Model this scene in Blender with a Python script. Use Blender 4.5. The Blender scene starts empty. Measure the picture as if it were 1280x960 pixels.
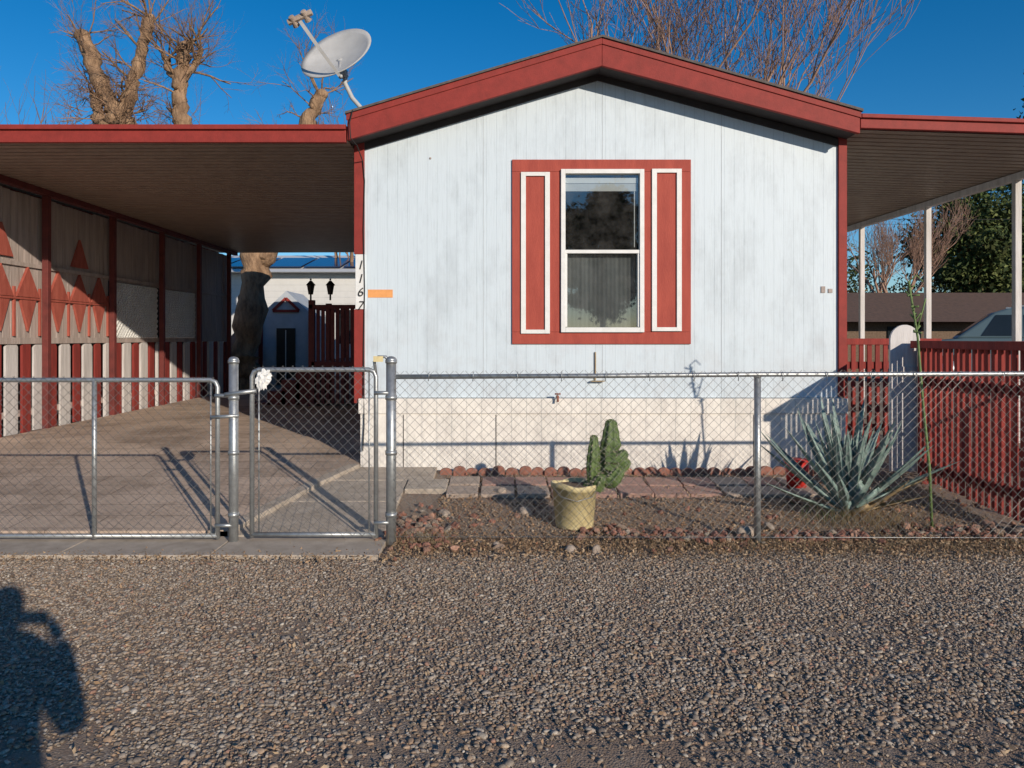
import bpy, math, random
import numpy as np
from mathutils import Vector, Matrix, Quaternion, noise as mnoise
random.seed(7); rng=np.random.default_rng(7)
S=bpy.context.scene
COL=S.collection
# ------------------------------------------------------------------ materials
def new_mat(name):
    m=bpy.data.materials.new(name); m.use_nodes=True
    nt=m.node_tree; return m,nt,nt.nodes['Principled BSDF']
def N(nt,t,**k):
    n=nt.nodes.new(t)
    for a,b in k.items():
        if a in n.inputs.keys(): n.inputs[a].default_value=b
        else: setattr(n,a,b)
    return n
def c4(c): return (c[0],c[1],c[2],1)
def mat(name,c1,c2=None,scale=6,rough=.7,bump=.2,bscale=60,stretch=(1,1,1),metal=0,detail=6,bdist=.01,spec=.4):
    m,nt,b=new_mat(name); L=nt.links.new
    if c2 is None: c2=tuple(x*.75 for x in c1)
    tc=N(nt,'ShaderNodeTexCoord'); mp=N(nt,'ShaderNodeMapping'); mp.inputs['Scale'].default_value=stretch
    L(tc.outputs['Object'],mp.inputs['Vector'])
    n1=N(nt,'ShaderNodeTexNoise',Scale=scale,Detail=detail,Roughness=.65); L(mp.outputs[0],n1.inputs['Vector'])
    cr=N(nt,'ShaderNodeValToRGB'); cr.color_ramp.elements[0].position=.32; cr.color_ramp.elements[1].position=.68
    cr.color_ramp.elements[0].color=c4(c2); cr.color_ramp.elements[1].color=c4(c1)
    L(n1.outputs[0],cr.inputs[0]); L(cr.outputs[0],b.inputs['Base Color'])
    b.inputs['Roughness'].default_value=rough; b.inputs['Metallic'].default_value=metal
    b.inputs['Specular IOR Level'].default_value=spec
    if bump:
        n2=N(nt,'ShaderNodeTexNoise',Scale=bscale,Detail=5); L(mp.outputs[0],n2.inputs['Vector'])
        bp=N(nt,'ShaderNodeBump',Strength=bump,Distance=bdist); L(n2.outputs[0],bp.inputs['Height']); L(bp.outputs[0],b.inputs['Normal'])
    return m
def mat_attr(name,rough=.8,bump=.3,bscale=200):
    m,nt,b=new_mat(name); L=nt.links.new
    a=N(nt,'ShaderNodeAttribute',attribute_name='Col')
    tc=N(nt,'ShaderNodeTexCoord'); n=N(nt,'ShaderNodeTexNoise',Scale=bscale,Detail=3); L(tc.outputs['Object'],n.inputs['Vector'])
    mx=N(nt,'ShaderNodeMix',data_type='RGBA',blend_type='MULTIPLY'); mx.inputs[0].default_value=.5
    cr=N(nt,'ShaderNodeValToRGB'); cr.color_ramp.elements[0].color=(.45,.45,.45,1); cr.color_ramp.elements[0].position=.35; cr.color_ramp.elements[1].position=.6
    L(n.outputs[0],cr.inputs[0]); L(a.outputs['Color'],mx.inputs[6]); L(cr.outputs[0],mx.inputs[7]); L(mx.outputs[2],b.inputs['Base Color'])
    b.inputs['Roughness'].default_value=rough; b.inputs['Specular IOR Level'].default_value=.25
    bp=N(nt,'ShaderNodeBump',Strength=bump,Distance=.002); L(n.outputs[0],bp.inputs['Height']); L(bp.outputs[0],b.inputs['Normal'])
    return m
def siding_mat(name,col,groove=.1,dirt=.5,horizontal=False,gw=.06,gs=.6):
    m,nt,b=new_mat(name); L=nt.links.new
    tc=N(nt,'ShaderNodeTexCoord'); sp=N(nt,'ShaderNodeSeparateXYZ'); L(tc.outputs['Object'],sp.inputs[0])
    dv=N(nt,'ShaderNodeMath',operation='DIVIDE'); L(sp.outputs[2 if horizontal else 0],dv.inputs[0]); dv.inputs[1].default_value=groove
    fr=N(nt,'ShaderNodeMath',operation='FRACT'); L(dv.outputs[0],fr.inputs[0])
    lt=N(nt,'ShaderNodeMath',operation='LESS_THAN'); L(fr.outputs[0],lt.inputs[0]); lt.inputs[1].default_value=gw
    mp=N(nt,'ShaderNodeMapping'); mp.inputs['Scale'].default_value=(1,1,.06) if not horizontal else (.06,1,1); L(tc.outputs['Object'],mp.inputs['Vector'])
    g=N(nt,'ShaderNodeTexNoise',Scale=70,Detail=6); L(mp.outputs[0],g.inputs['Vector'])
    st=N(nt,'ShaderNodeTexNoise',Scale=2.2,Detail=10,Roughness=.74); mp2=N(nt,'ShaderNodeMapping'); mp2.inputs['Scale'].default_value=(1.4,1,.6); L(tc.outputs['Object'],mp2.inputs['Vector']); L(mp2.outputs[0],st.inputs['Vector'])
    cr=N(nt,'ShaderNodeValToRGB'); e=cr.color_ramp.elements
    e[0].position=.28; e[0].color=c4([x*(1-.35*dirt) for x in col]); e[1].position=.52; e[1].color=c4(col)
    L(st.outputs[0],cr.inputs[0])
    mr=N(nt,'ShaderNodeMapRange'); L(sp.outputs[2],mr.inputs[0]); mr.inputs[1].default_value=2.3; mr.inputs[2].default_value=.2; mr.inputs[3].default_value=0; mr.inputs[4].default_value=1
    sc=N(nt,'ShaderNodeTexNoise',Scale=5,Detail=8,Roughness=.7); L(tc.outputs['Object'],sc.inputs['Vector'])
    scr=N(nt,'ShaderNodeValToRGB'); scr.color_ramp.elements[0].position=.46; scr.color_ramp.elements[1].position=.66; L(sc.outputs[0],scr.inputs[0])
    mm=N(nt,'ShaderNodeMath',operation='MULTIPLY'); L(mr.outputs[0],mm.inputs[0]); L(scr.outputs[0],mm.inputs[1])
    m3=N(nt,'ShaderNodeMath',operation='MULTIPLY'); L(mm.outputs[0],m3.inputs[0]); m3.inputs[1].default_value=.6*dirt
    dm=N(nt,'ShaderNodeMix',data_type='RGBA'); L(m3.outputs[0],dm.inputs[0]); L(cr.outputs[0],dm.inputs[6]); dm.inputs[7].default_value=(.40,.36,.34,1)
    cr2=N(nt,'ShaderNodeValToRGB'); cr2.color_ramp.elements[0].position=.25; cr2.color_ramp.elements[0].color=(.78,.78,.77,1); cr2.color_ramp.elements[1].position=.5
    L(g.outputs[0],cr2.inputs[0])
    mx=N(nt,'ShaderNodeMix',data_type='RGBA',blend_type='MULTIPLY'); mx.inputs[0].default_value=.4
    L(dm.outputs[2],mx.inputs[6]); L(cr2.outputs[0],mx.inputs[7])
    mx2=N(nt,'ShaderNodeMix',data_type='RGBA',blend_type='MULTIPLY'); mx2.inputs[7].default_value=(.68,.70,.72,1)
    # grooves are partly filled with paint: break them up
    gb=N(nt,'ShaderNodeMapRange'); L(st.outputs[0],gb.inputs[0]); gb.inputs[1].default_value=.35; gb.inputs[2].default_value=.65; gb.inputs[3].default_value=gs; gb.inputs[4].default_value=gs*.35
    gm=N(nt,'ShaderNodeMath',operation='MULTIPLY'); L(lt.outputs[0],gm.inputs[0]); L(gb.outputs[0],gm.inputs[1])
    L(gm.outputs[0],mx2.inputs[0]); L(mx.outputs[2],mx2.inputs[6]); L(mx2.outputs[2],b.inputs['Base Color'])
    h=N(nt,'ShaderNodeMath',operation='MULTIPLY_ADD'); L(lt.outputs[0],h.inputs[0]); h.inputs[1].default_value=-1.3; L(g.outputs[0],h.inputs[2])
    bp=N(nt,'ShaderNodeBump',Strength=.32,Distance=.004); L(h.outputs[0],bp.inputs['Height']); L(bp.outputs[0],b.inputs['Normal'])
    b.inputs['Roughness'].default_value=.55
    return m
M={}
M['siding']=siding_mat('white_siding',(.575,.655,.705),.1015,.55,gw=.075,gs=.6)
M['skirt']=siding_mat('skirting_paint',(.78,.74,.67),.152,.7,gw=.07,gs=1.0)
M['red']=mat('red_trim_paint',(.29,.040,.032),(.215,.032,.026),9,.6,.2,90,spec=.2)
M['redwin']=mat('red_window_board',(.40,.080,.055),(.31,.058,.042),12,.65,.25,120,(1,1,.2),spec=.2)
M['redfade']=mat('faded_red_board',(.44,.12,.085),(.30,.07,.05),14,.8,.4,90,(1,1,.2),spec=.2)
M['redwood']=mat('red_fence_wood',(.31,.050,.040),(.18,.035,.03),14,.8,.5,80,(1,1,.15),spec=.2)
M['darkred']=mat('dark_red_post',(.18,.038,.032),(.11,.026,.023),8,.7,.3,60)
M['white']=mat('white_trim',(.76,.76,.74),(.66,.66,.63),10,.5,.1,80)
M['whitewood']=mat('weathered_white_wood',(.68,.65,.63),(.46,.43,.41),12,.8,.5,70,(1,1,.12))
M['greywood']=mat('weathered_board',(.50,.42,.38),(.31,.255,.225),10,.85,.6,60,(1,1,.1))
M['galv']=mat('galvanised_steel',(.46,.48,.48),(.33,.34,.34),25,.42,.1,150,metal=.7)
M['wire']=mat('chain_link_wire',(.28,.29,.28),(.15,.14,.13),9,.5,0,metal=.6)
M['deck']=mat('roof_pan_underside',(.36,.285,.22),(.27,.21,.165),5,.5,.1,40)
M['rooftop']=mat('roof_shingle',(.14,.12,.11),(.08,.07,.065),20,.9,.4,80)
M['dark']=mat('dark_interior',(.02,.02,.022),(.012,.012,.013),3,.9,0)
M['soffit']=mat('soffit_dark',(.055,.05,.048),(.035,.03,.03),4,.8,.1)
M['black']=mat('black_metal',(.02,.02,.02),(.012,.012,.012),9,.45,.1)
M['seam']=mat('caulked_seam',(.46,.49,.51),(.36,.39,.41),9,.8,0)
M['conc']=mat('concrete',(.50,.43,.35),(.34,.285,.225),7,.9,.5,90)
M['pink']=mat('pink_paver',(.44,.27,.215),(.29,.18,.145),9,.9,.5,90)
M['greyp']=mat('grey_paver',(.46,.37,.30),(.31,.245,.195),9,.9,.5,90)
M['brick']=mat('scallop_brick',(.36,.155,.11),(.22,.10,.07),14,.9,.5,90)
M['bark']=mat('bark',(.42,.27,.16),(.14,.085,.05),7,.95,.9,22,(1,1,.35),bdist=.05)
M['twig']=mat('twig_bark',(.34,.21,.13),(.22,.14,.09),6,.9,0)
M['pinktwig']=mat('pale_branch_bark',(.44,.28,.20),(.26,.16,.12),4,.9,.3,30)
M['bucket']=mat('yellow_plastic',(.72,.61,.33),(.52,.42,.22),7,.5,.2,30)
M['cactus']=mat('cactus_skin',(.13,.185,.06),(.07,.11,.035),12,.6,.4,60)
M['spine']=mat('cactus_spine',(.55,.5,.38),(.4,.35,.25),12,.6,0)
M['agave']=mat('agave_leaf',(.27,.37,.33),(.15,.22,.20),5,.5,.2,50)
M['agdry']=mat('agave_dry_leaf',(.42,.32,.18),(.25,.18,.1),8,.8,.3)
M['green']=mat('green_stalk',(.16,.24,.08),(.10,.15,.05),12,.6,.2)
M['dish']=mat('dish_grey',(.50,.50,.49),(.40,.40,.39),5,.45,.03)
M['orange']=mat('orange_sticker',(.80,.36,.12),(.7,.3,.1),20,.5,0)
M['soil']=mat('soil',(.20,.14,.10),(.11,.075,.05),18,.95,.6,60)
M['tire']=mat('tire_rubber',(.02,.02,.02),(.012,.012,.012),20,.8,.2)
M['carglass']=mat('car_glass',(.02,.025,.03),(.015,.02,.022),2,.1,0,spec=.45)
M['skin']=mat('skin',(.5,.3,.22),(.42,.24,.18),20,.6,.1)
M['cloth']=mat('jacket_cloth',(.06,.07,.10),(.04,.05,.07),20,.9,.3,300)
M['hair']=mat('hair',(.03,.02,.015),(.02,.012,.01),60,.7,.4,200)
M['blind']=mat('blind_slats',(.85,.85,.83),(.8,.8,.78),10,.6,0)
M['curtain']=mat('privacy_film',(.21,.215,.21),(.11,.11,.11),9,.9,0,stretch=(1,1,.05))
M['cable']=mat('cable_black',(.02,.02,.02))
M['bluewall']=mat('pale_blue_wall',(.45,.50,.55),(.36,.41,.46),5,.7,.1)
M['solar']=mat('solar_panel',(.02,.03,.07),(.015,.02,.05),2,.15,0,spec=.7)
M['hwall']=siding_mat('lap_siding',(.62,.62,.60),.2,.3,True,.1)
M['brownroof']=mat('brown_roof',(.15,.09,.065),(.09,.06,.045),8,.9,.4)
M['stone']=mat_attr('gravel_stone',.85,.5,160)
M['lavarock']=mat_attr('lava_rock',.95,.9,90)
M['leafm']=mat_attr('leaf_surface',.8,.1,60)
def glass_mat():
    m,nt,b=new_mat('window_glass'); L=nt.links.new
    nt.nodes.remove(b); out=nt.nodes['Material Output']
    tr=N(nt,'ShaderNodeBsdfTransparent'); tr.inputs[0].default_value=(.72,.76,.76,1)
    gl=N(nt,'ShaderNodeBsdfGlossy'); gl.inputs['Roughness'].default_value=.02; gl.inputs[0].default_value=(.9,.9,.9,1)
    mx=N(nt,'ShaderNodeMixShader'); mx.inputs[0].default_value=.16
    L(tr.outputs[0],mx.inputs[1]); L(gl.outputs[0],mx.inputs[2]); 
    df=N(nt,'ShaderNodeBsdfDiffuse'); df.inputs[0].default_value=(.5,.48,.45,1)
    tc=N(nt,'ShaderNodeTexCoord'); n=N(nt,'ShaderNodeTexNoise',Scale=6,Detail=9,Roughness=.7); L(tc.outputs['Object'],n.inputs['Vector'])
    mr=N(nt,'ShaderNodeMapRange'); L(n.outputs[0],mr.inputs[0]); mr.inputs[1].default_value=.35; mr.inputs[2].default_value=.75; mr.inputs[3].default_value=.0; mr.inputs[4].default_value=.09
    m2=N(nt,'ShaderNodeMixShader'); L(mr.outputs[0],m2.inputs[0]); L(mx.outputs[0],m2.inputs[1]); L(df.outputs[0],m2.inputs[2]); L(m2.outputs[0],out.inputs[0]); return m
M['glass']=glass_mat()
def ground_mat():
    m,nt,b=new_mat('gravel_ground'); L=nt.links.new
    tc=N(nt,'ShaderNodeTexCoord')
    v=N(nt,'ShaderNodeTexVoronoi',Scale=110); L(tc.outputs['Object'],v.inputs['Vector'])
    sp=N(nt,'ShaderNodeSeparateColor'); L(v.outputs['Color'],sp.inputs[0])
    cr=N(nt,'ShaderNodeValToRGB'); e=cr.color_ramp.elements
    e[0].color=(.17,.125,.088,1); e[1].color=(.42,.355,.285,1); e[1].position=1
    x=e.new(.5); x.color=(.28,.22,.165,1)
    L(sp.outputs[0],cr.inputs[0])
    n=N(nt,'ShaderNodeTexNoise',Scale=1.3,Detail=8,Roughness=.7); L(tc.outputs['Object'],n.inputs['Vector'])
    cr2=N(nt,'ShaderNodeValToRGB'); cr2.color_ramp.elements[0].position=.4; cr2.color_ramp.elements[1].position=.6
    L(n.outputs[0],cr2.inputs[0])
    n3=N(nt,'ShaderNodeTexNoise',Scale=90,Detail=6); L(tc.outputs['Object'],n3.inputs['Vector'])
    cr3=N(nt,'ShaderNodeValToRGB'); cr3.color_ramp.elements[0].color=(.15,.10,.07,1); cr3.color_ramp.elements[1].color=(.34,.245,.17,1); L(n3.outputs[0],cr3.inputs[0])
    mx=N(nt,'ShaderNodeMix',data_type='RGBA'); mth=N(nt,'ShaderNodeMath',operation='MULTIPLY'); L(cr2.outputs[0],mth.inputs[0]); mth.inputs[1].default_value=.7
    L(mth.outputs[0],mx.inputs[0]); L(cr3.outputs[0],mx.inputs[6]); L(cr.outputs[0],mx.inputs[7]); L(mx.outputs[2],b.inputs['Base Color'])
    bp=N(nt,'ShaderNodeBump',Strength=.6,Distance=.006); L(v.outputs['Distance'],bp.inputs['Height']); bp.invert=True
    bp2=N(nt,'ShaderNodeBump',Strength=.5,Distance=.005); L(n3.outputs[0],bp2.inputs['Height']); L(bp.outputs[0],bp2.inputs['Normal']); L(bp2.outputs[0],b.inputs['Normal'])
    b.inputs['Roughness'].default_value=.95; return m
M['ground']=ground_mat()
def paver_mat():
    m,nt,b=new_mat('driveway_pavers'); L=nt.links.new
    tc=N(nt,'ShaderNodeTexCoord')
    nz=N(nt,'ShaderNodeTexNoise',Scale=3,Detail=3); L(tc.outputs['Object'],nz.inputs['Vector'])
    ad=N(nt,'ShaderNodeVectorMath',operation='SCALE'); ad.inputs['Scale'].default_value=.02; L(nz.outputs['Color'],ad.inputs[0])
    a2=N(nt,'ShaderNodeVectorMath',operation='ADD'); L(tc.outputs['Object'],a2.inputs[0]); L(ad.outputs[0],a2.inputs[1])
    br=N(nt,'ShaderNodeTexBrick',Scale=1); br.inputs['Brick Width'].default_value=.61; br.inputs['Row Height'].default_value=.305; br.offset=0.5
    br.inputs['Mortar Size'].default_value=.007; br.inputs['Color1'].default_value=(.60,.465,.355,1); br.inputs['Color2'].default_value=(.50,.385,.295,1); br.inputs['Mortar'].default_value=(.27,.20,.15,1)
    br.inputs['Mortar Smooth'].default_value=.5
    L(a2.outputs[0],br.inputs['Vector'])
    n=N(nt,'ShaderNodeTexNoise',Scale=1.1,Detail=12,Roughness=.78); L(tc.outputs['Object'],n.inputs['Vector'])
    cr=N(nt,'ShaderNodeValToRGB'); cr.color_ramp.elements[0].position=.38; cr.color_ramp.elements[0].color=(.48,.45,.42,1); cr.color_ramp.elements[1].position=.54
    L(n.outputs[0],cr.inputs[0])
    mx=N(nt,'ShaderNodeMix',data_type='RGBA',blend_type='MULTIPLY'); mx.inputs[0].default_value=.8
    L(br.outputs[0],mx.inputs[6]); L(cr.outputs[0],mx.inputs[7]); L(mx.outputs[2],b.inputs['Base Color'])
    n2=N(nt,'ShaderNodeTexNoise',Scale=120,Detail=4); L(tc.outputs['Object'],n2.inputs['Vector'])
    s=N(nt,'ShaderNodeMath',operation='MULTIPLY_ADD'); L(br.outputs['Fac'],s.inputs[0]); s.inputs[1].default_value=-1.2; L(n2.outputs[0],s.inputs[2])
    bp=N(nt,'ShaderNodeBump',Strength=.35,Distance=.003); L(s.outputs[0],bp.inputs['Height']); L(bp.outputs[0],b.inputs['Normal'])
    b.inputs['Roughness'].default_value=.9; return m
M['paver']=paver_mat()
# ------------------------------------------------------------------ mesh builder
class MB:
    def __init__(s): s.v=[];s.f=[];s.m=[];s.sm=[];s.cm=0;s.smooth=False
    def add(s,vs,fs):
        o=len(s.v); s.v+= [tuple(p) for p in vs]
        for f in fs: s.f.append(tuple(i+o for i in f)); s.m.append(s.cm); s.sm.append(s.smooth)
    def box(s,x0,x1,y0,y1,z0,z1):
        s.add([(x0,y0,z0),(x1,y0,z0),(x1,y1,z0),(x0,y1,z0),(x0,y0,z1),(x1,y0,z1),(x1,y1,z1),(x0,y1,z1)],
              [(0,3,2,1),(4,5,6,7),(0,1,5,4),(1,2,6,5),(2,3,7,6),(3,0,4,7)])
    def prism(s,poly,axis,a,b):
        def P(p,t):
            return {'y':(p[0],t,p[1]),'x':(t,p[0],p[1]),'z':(p[0],p[1],t)}[axis]
        n=len(poly); vs=[P(p,a) for p in poly]+[P(p,b) for p in poly]
        s.add(vs,[tuple(range(n)),tuple(range(2*n-1,n-1,-1))]+[(i,i+n,(i+1)%n+n,(i+1)%n) for i in range(n)])
    def tube(s,pts,rad,n=8,cap=True):
        pts=[Vector(p) for p in pts]
        if not isinstance(rad,(list,tuple)): rad=[rad]*len(pts)
        t=(pts[1]-pts[0]).normalized(); a=t.orthogonal().normalized(); vs=[];fs=[]
        for i,p in enumerate(pts):
            if i==0: d=pts[1]-pts[0]
            elif i==len(pts)-1: d=pts[-1]-pts[-2]
            else: d=pts[i+1]-pts[i-1]
            if d.length<1e-9: d=t
            d=d.normalized(); a=(a-d*a.dot(d))
            a=a.normalized() if a.length>1e-6 else d.orthogonal().normalized()
            b=d.cross(a)
            for k in range(n):
                w=2*math.pi*k/n; vs.append(p+(a*math.cos(w)+b*math.sin(w))*rad[i])
        for i in range(len(pts)-1):
            for k in range(n):
                fs.append((i*n+k,i*n+(k+1)%n,(i+1)*n+(k+1)%n,(i+1)*n+k))
        if cap:
            fs.append(tuple(range(n-1,-1,-1))); o=(len(pts)-1)*n; fs.append(tuple(range(o,o+n)))
        s.add(vs,fs)
    def ball(s,c,r,seg=10,rings=6,sc=(1,1,1)):
        vs=[];fs=[]
        for i in range(rings+1):
            th=math.pi*i/rings
            for k in range(seg):
                w=2*math.pi*k/seg
                vs.append((c[0]+r*sc[0]*math.sin(th)*math.cos(w),c[1]+r*sc[1]*math.sin(th)*math.sin(w),c[2]+r*sc[2]*math.cos(th)))
        for i in range(rings):
            for k in range(seg): fs.append((i*seg+k,(i+1)*seg+k,(i+1)*seg+(k+1)%seg,i*seg+(k+1)%seg))
        s.add(vs,fs)
    def build(s,name,mats,parent=None,bevel=0,seg=2):
        me=bpy.data.meshes.new(name); me.from_pydata(s.v,[],s.f)
        if not isinstance(mats,(list,tuple)): mats=[mats]
        for m in mats: me.materials.append(M[m] if isinstance(m,str) else m)
        me.polygons.foreach_set('material_index',s.m); me.polygons.foreach_set('use_smooth',s.sm)
        me.update()
        ob=bpy.data.objects.new(name,me); COL.objects.link(ob)
        if parent: ob.parent=parent
        if bevel:
            b=ob.modifiers.new('b','BEVEL'); b.width=bevel; b.segments=seg; b.limit_method='ANGLE'
        return ob
def root(name):
    e=bpy.data.objects.new(name,None); COL.objects.link(e); e.empty_display_size=.2; return e
def gz(x,y):
    if y<5.7: return 0.0
    if y<9.1: return .25*(y-5.7)/3.4
    return .25
# survey scales: metres in the house-front plane (7.87 m away) and the fence plane (5.58 m away)
HX=lambda u:(u-620)*.0082; HZ=lambda v:1.5+(422-v)*.0082
FX=lambda u:(u-620)*.0058125; FZ=lambda v:1.5+(422-v)*.0058125
# ------------------------------------------------------------------ ground
xs=np.unique(np.concatenate([np.linspace(-600,-12,14),np.linspace(-12,12,121),np.linspace(12,600,14)]))
ys=np.unique(np.concatenate([np.linspace(-600,-8,12),np.linspace(-8,1,19),np.linspace(1,9.1,82),np.linspace(9.1,30,12),np.linspace(30,900,14)]))
def gnd(x,y):
    z=gz(x,y)
    if abs(x)<11 and -8<y<9: z+=.014*mnoise.noise(Vector((x*.9,y*.9,0)))+.008*mnoise.noise(Vector((x*3,y*3,4)))
    return z-.008
vs=[]
for y in ys:
    for x in xs: vs.append((x,y,gnd(x,y)))
nx=len(xs); fs=[(j*nx+i,j*nx+i+1,(j+1)*nx+i+1,(j+1)*nx+i) for j in range(len(ys)-1) for i in range(nx-1)]
g=MB(); g.smooth=True; g.add(vs,fs); g.build('gravel_ground','ground')
# ------------------------------------------------------------------ scattered stones
def icos(sub):
    import bmesh
    bm=bmesh.new(); bmesh.ops.create_icosphere(bm,subdivisions=sub,radius=1)
    v=np.array([p.co[:] for p in bm.verts]); f=np.array([[w.index for w in q.verts] for q in bm.faces]); bm.free(); return v,f
def stones(name,P,size,cols,material,sub=1,flat=.6,parent=None,jit=.22,smooth=True):
    n=len(P); bv,bf=icos(sub); nv=len(bv)
    R=rng.normal(size=(n,4)); R/=np.linalg.norm(R,axis=1)[:,None]
    w,x,y,z=R.T
    rot=np.stack([1-2*(y*y+z*z),2*(x*y-z*w),2*(x*z+y*w),2*(x*y+z*w),1-2*(x*x+z*z),2*(y*z-x*w),2*(x*z-y*w),2*(y*z+x*w),1-2*(x*x+y*y)],1).reshape(n,3,3)
    sc=np.stack([rng.uniform(.8,1.35,n),rng.uniform(.65,1.0,n),rng.uniform(.45,.8,n)],1)
    j=1+jit*rng.normal(size=(n,nv,1)).clip(-1.6,1.6)
    V=bv[None]*j*sc[:,None,:]*size[:,None,None]
    V=np.einsum('nij,nkj->nki',rot,V); V[:,:,2]*=flat
    V+=P[:,None,:]
    F=(bf[None]+(np.arange(n)*nv)[:,None,None]).reshape(-1,3)
    me=bpy.data.meshes.new(name); V=V.reshape(-1,3)
    me.vertices.add(len(V)); me.vertices.foreach_set('co',V.ravel())
    me.loops.add(len(F)*3); me.loops.foreach_set('vertex_index',F.ravel())
    me.polygons.add(len(F)); me.polygons.foreach_set('loop_start',np.arange(0,len(F)*3,3)); me.polygons.foreach_set('loop_total',np.full(len(F),3))
    me.polygons.foreach_set('use_smooth',np.full(len(F),smooth))
    me.update(calc_edges=True)
    a=me.color_attributes.new('Col','FLOAT_COLOR','POINT')
    C=np.ones((n,nv,4)); C[:,:,:3]=cols[:,None,:]; a.data.foreach_set('color',C.ravel())
    me.materials.append(material); ob=bpy.data.objects.new(name,me); COL.objects.link(ob)
    if parent: ob.parent=parent
    return ob
pal=np.array([[.27,.23,.19],[.24,.20,.16],[.19,.15,.112],[.34,.295,.24],[.30,.22,.155],[.26,.18,.12],[.43,.385,.32],[.29,.17,.12],[.155,.128,.105],[.35,.28,.205]])*1.28
prob=np.array([.18,.18,.14,.10,.15,.11,.02,.03,.04,.05])
def pcols(n,p=pal,pr=prob):
    pr=pr/pr.sum(); return p[rng.choice(len(p),n,p=pr)]*rng.uniform(.85,1.15,(n,1))
def field(n,x0,x1,y0,y1,wedge=True,dens=None):
    X=rng.uniform(x0,x1,n*3); Y=rng.uniform(y0,y1,n*3); out=[]
    for x,y in zip(X,Y):
        if wedge and abs(x)>.74*y+.5: continue
        if dens and random.random()>dens(x,y): continue
        out.append((x,y,gnd(x,y)+.006))
        if len(out)>=n: break
    return np.array(out)
gr=root('road_gravel')
def dn(x,y): 
    v=.75+.9*mnoise.noise(Vector((x*1.3,y*2,3))); e=min(1,max(.14,(y-2.58+.25*mnoise.noise(Vector((x*1.5,1,7))))/.45)); return max(.4,v)*e
def sz(n,hi): return rng.gamma(4.0,.0017,n).clip(.003,hi)
P=field(45000,-3.8,3.8,2.2,4.1,True,dn); s_=sz(len(P),.018); P[:,2]+=s_*.0-.002
stones('gravel_near',P,s_,pcols(len(P)),M['stone'],2,.58,gr,.13)
P=field(74000,-4.6,4.6,4.1,5.45); P=P[~((P[:,0]<-.8)&(P[:,1]>5.2))]; s_=sz(len(P),.017); P[:,2]+=s_*.0-.002
stones('gravel_far',P,s_,pcols(len(P)),M['stone'],1,.58,gr,.13)
P=field(6000,-5,5,1.2,2.2,False); s_=sz(len(P),.02)
stones('gravel_edge',P,s_,pcols(len(P)),M['stone'],1,.6,gr,.12)
P=field(17000,-.5,4.0,5.45,7.7,False); s_=rng.gamma(5,.0013,len(P)).clip(.003,.016); P[:,2]+=s_*.1
stones('garden_gravel',P,s_,pcols(len(P))*np.array([.98,.84,.72]),M['stone'],1,.7,None,.15)
pts=[]
for i in range(560):
    x=random.uniform(.55,4.3)
    if mnoise.noise(Vector((x*2.2,3,1)))<-.1 and random.random()<.7: continue
    pts.append((x,5.74+.07*math.sin(x*2.3)+random.gauss(0,.085),.012+random.uniform(-.01,.02)))
for i in range(150): pts.append((random.gauss(-.58,.14),random.gauss(5.85,.24),.02))
for i in range(150): pts.append((random.uniform(-.6,4.2),random.uniform(5.35,6.9),.004))
P=np.array(pts); P[:,2]+=[gz(0,y) for y in P[:,1]]; s_=rng.gamma(5,.0050,len(P)).clip(.008,.046); lp=np.array([[.33,.16,.115],[.26,.125,.09],[.36,.21,.15],[.30,.22,.165],[.36,.30,.24]])
stones('lava_rock_border',P,s_,lp[rng.choice(5,len(P),p=[.34,.26,.18,.12,.10])]*rng.uniform(.7,1.15,(len(P),1)),M['lavarock'],2,.75,None,.16,False)
P=np.array([(-.0,5.5,.02),(.52,5.36,.02),(.70,5.36,.015),(1.86,5.72,.05),(.25,6.35,.05),(-.42,6.3,.05),(.05,6.9,.12),(2.1,5.9,.05)])
stones('garden_stone',P,np.array([.03,.05,.05,.085,.07,.06,.06,.05]),np.array([[.38,.31,.25]]*8)*rng.uniform(.8,1.1,(8,1)),M['lavarock'],3,.8,None,.05)
def flakes(name,P,size,cols,material,parent=None,up=.35):
    n=len(P); 
    nrm=rng.normal(size=(n,3)); nrm[:,2]=np.abs(nrm[:,2])+up; nrm/=np.linalg.norm(nrm,axis=1)[:,None]
    t=np.cross(nrm,rng.normal(size=(n,3))); t/=np.linalg.norm(t,axis=1)[:,None]; b=np.cross(nrm,t)
    L=size[:,None]; W=L*rng.uniform(.3,.6,(n,1))
    V=np.stack([P-t*L,P+b*W,P+t*L+nrm*L*.3,P-b*W],1).reshape(-1,3)
    me=bpy.data.meshes.new(name); me.vertices.add(n*4); me.vertices.foreach_set('co',V.ravel())
    me.loops.add(n*4); me.loops.foreach_set('vertex_index',np.arange(n*4)); me.polygons.add(n)
    me.polygons.foreach_set('loop_start',np.arange(0,n*4,4)); me.polygons.foreach_set('loop_total',np.full(n,4)); me.update(calc_edges=True)
    a=me.color_attributes.new('Col','FLOAT_COLOR','POINT'); C=np.ones((n,4,4)); C[:,:,:3]=cols[:,None,:]; a.data.foreach_set('color',C.ravel())
    me.materials.append(material); ob=bpy.data.objects.new(name,me); COL.objects.link(ob)
    if parent: ob.parent=parent
    return ob
n=13000; P=np.stack([rng.uniform(-.75,4.6,n),5.48+rng.normal(0,.17,n),np.full(n,.012)],1)
P2=np.stack([rng.uniform(-.5,4.2,6000),rng.uniform(5.6,7.6,6000),np.zeros(6000)],1)
P3=np.stack([rng.uniform(-5,-.7,2000),rng.normal(5.2,.07,2000),np.full(2000,.012)],1)
P4=np.stack([rng.uniform(-3,3,1500),rng.uniform(2.4,5.3,1500),np.full(1500,.012)],1)
P=np.concatenate([P,P2,P3,P4]); P[:,2]=[gz(0,y)+.012+.014*random.random() for y in P[:,1]]
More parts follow.
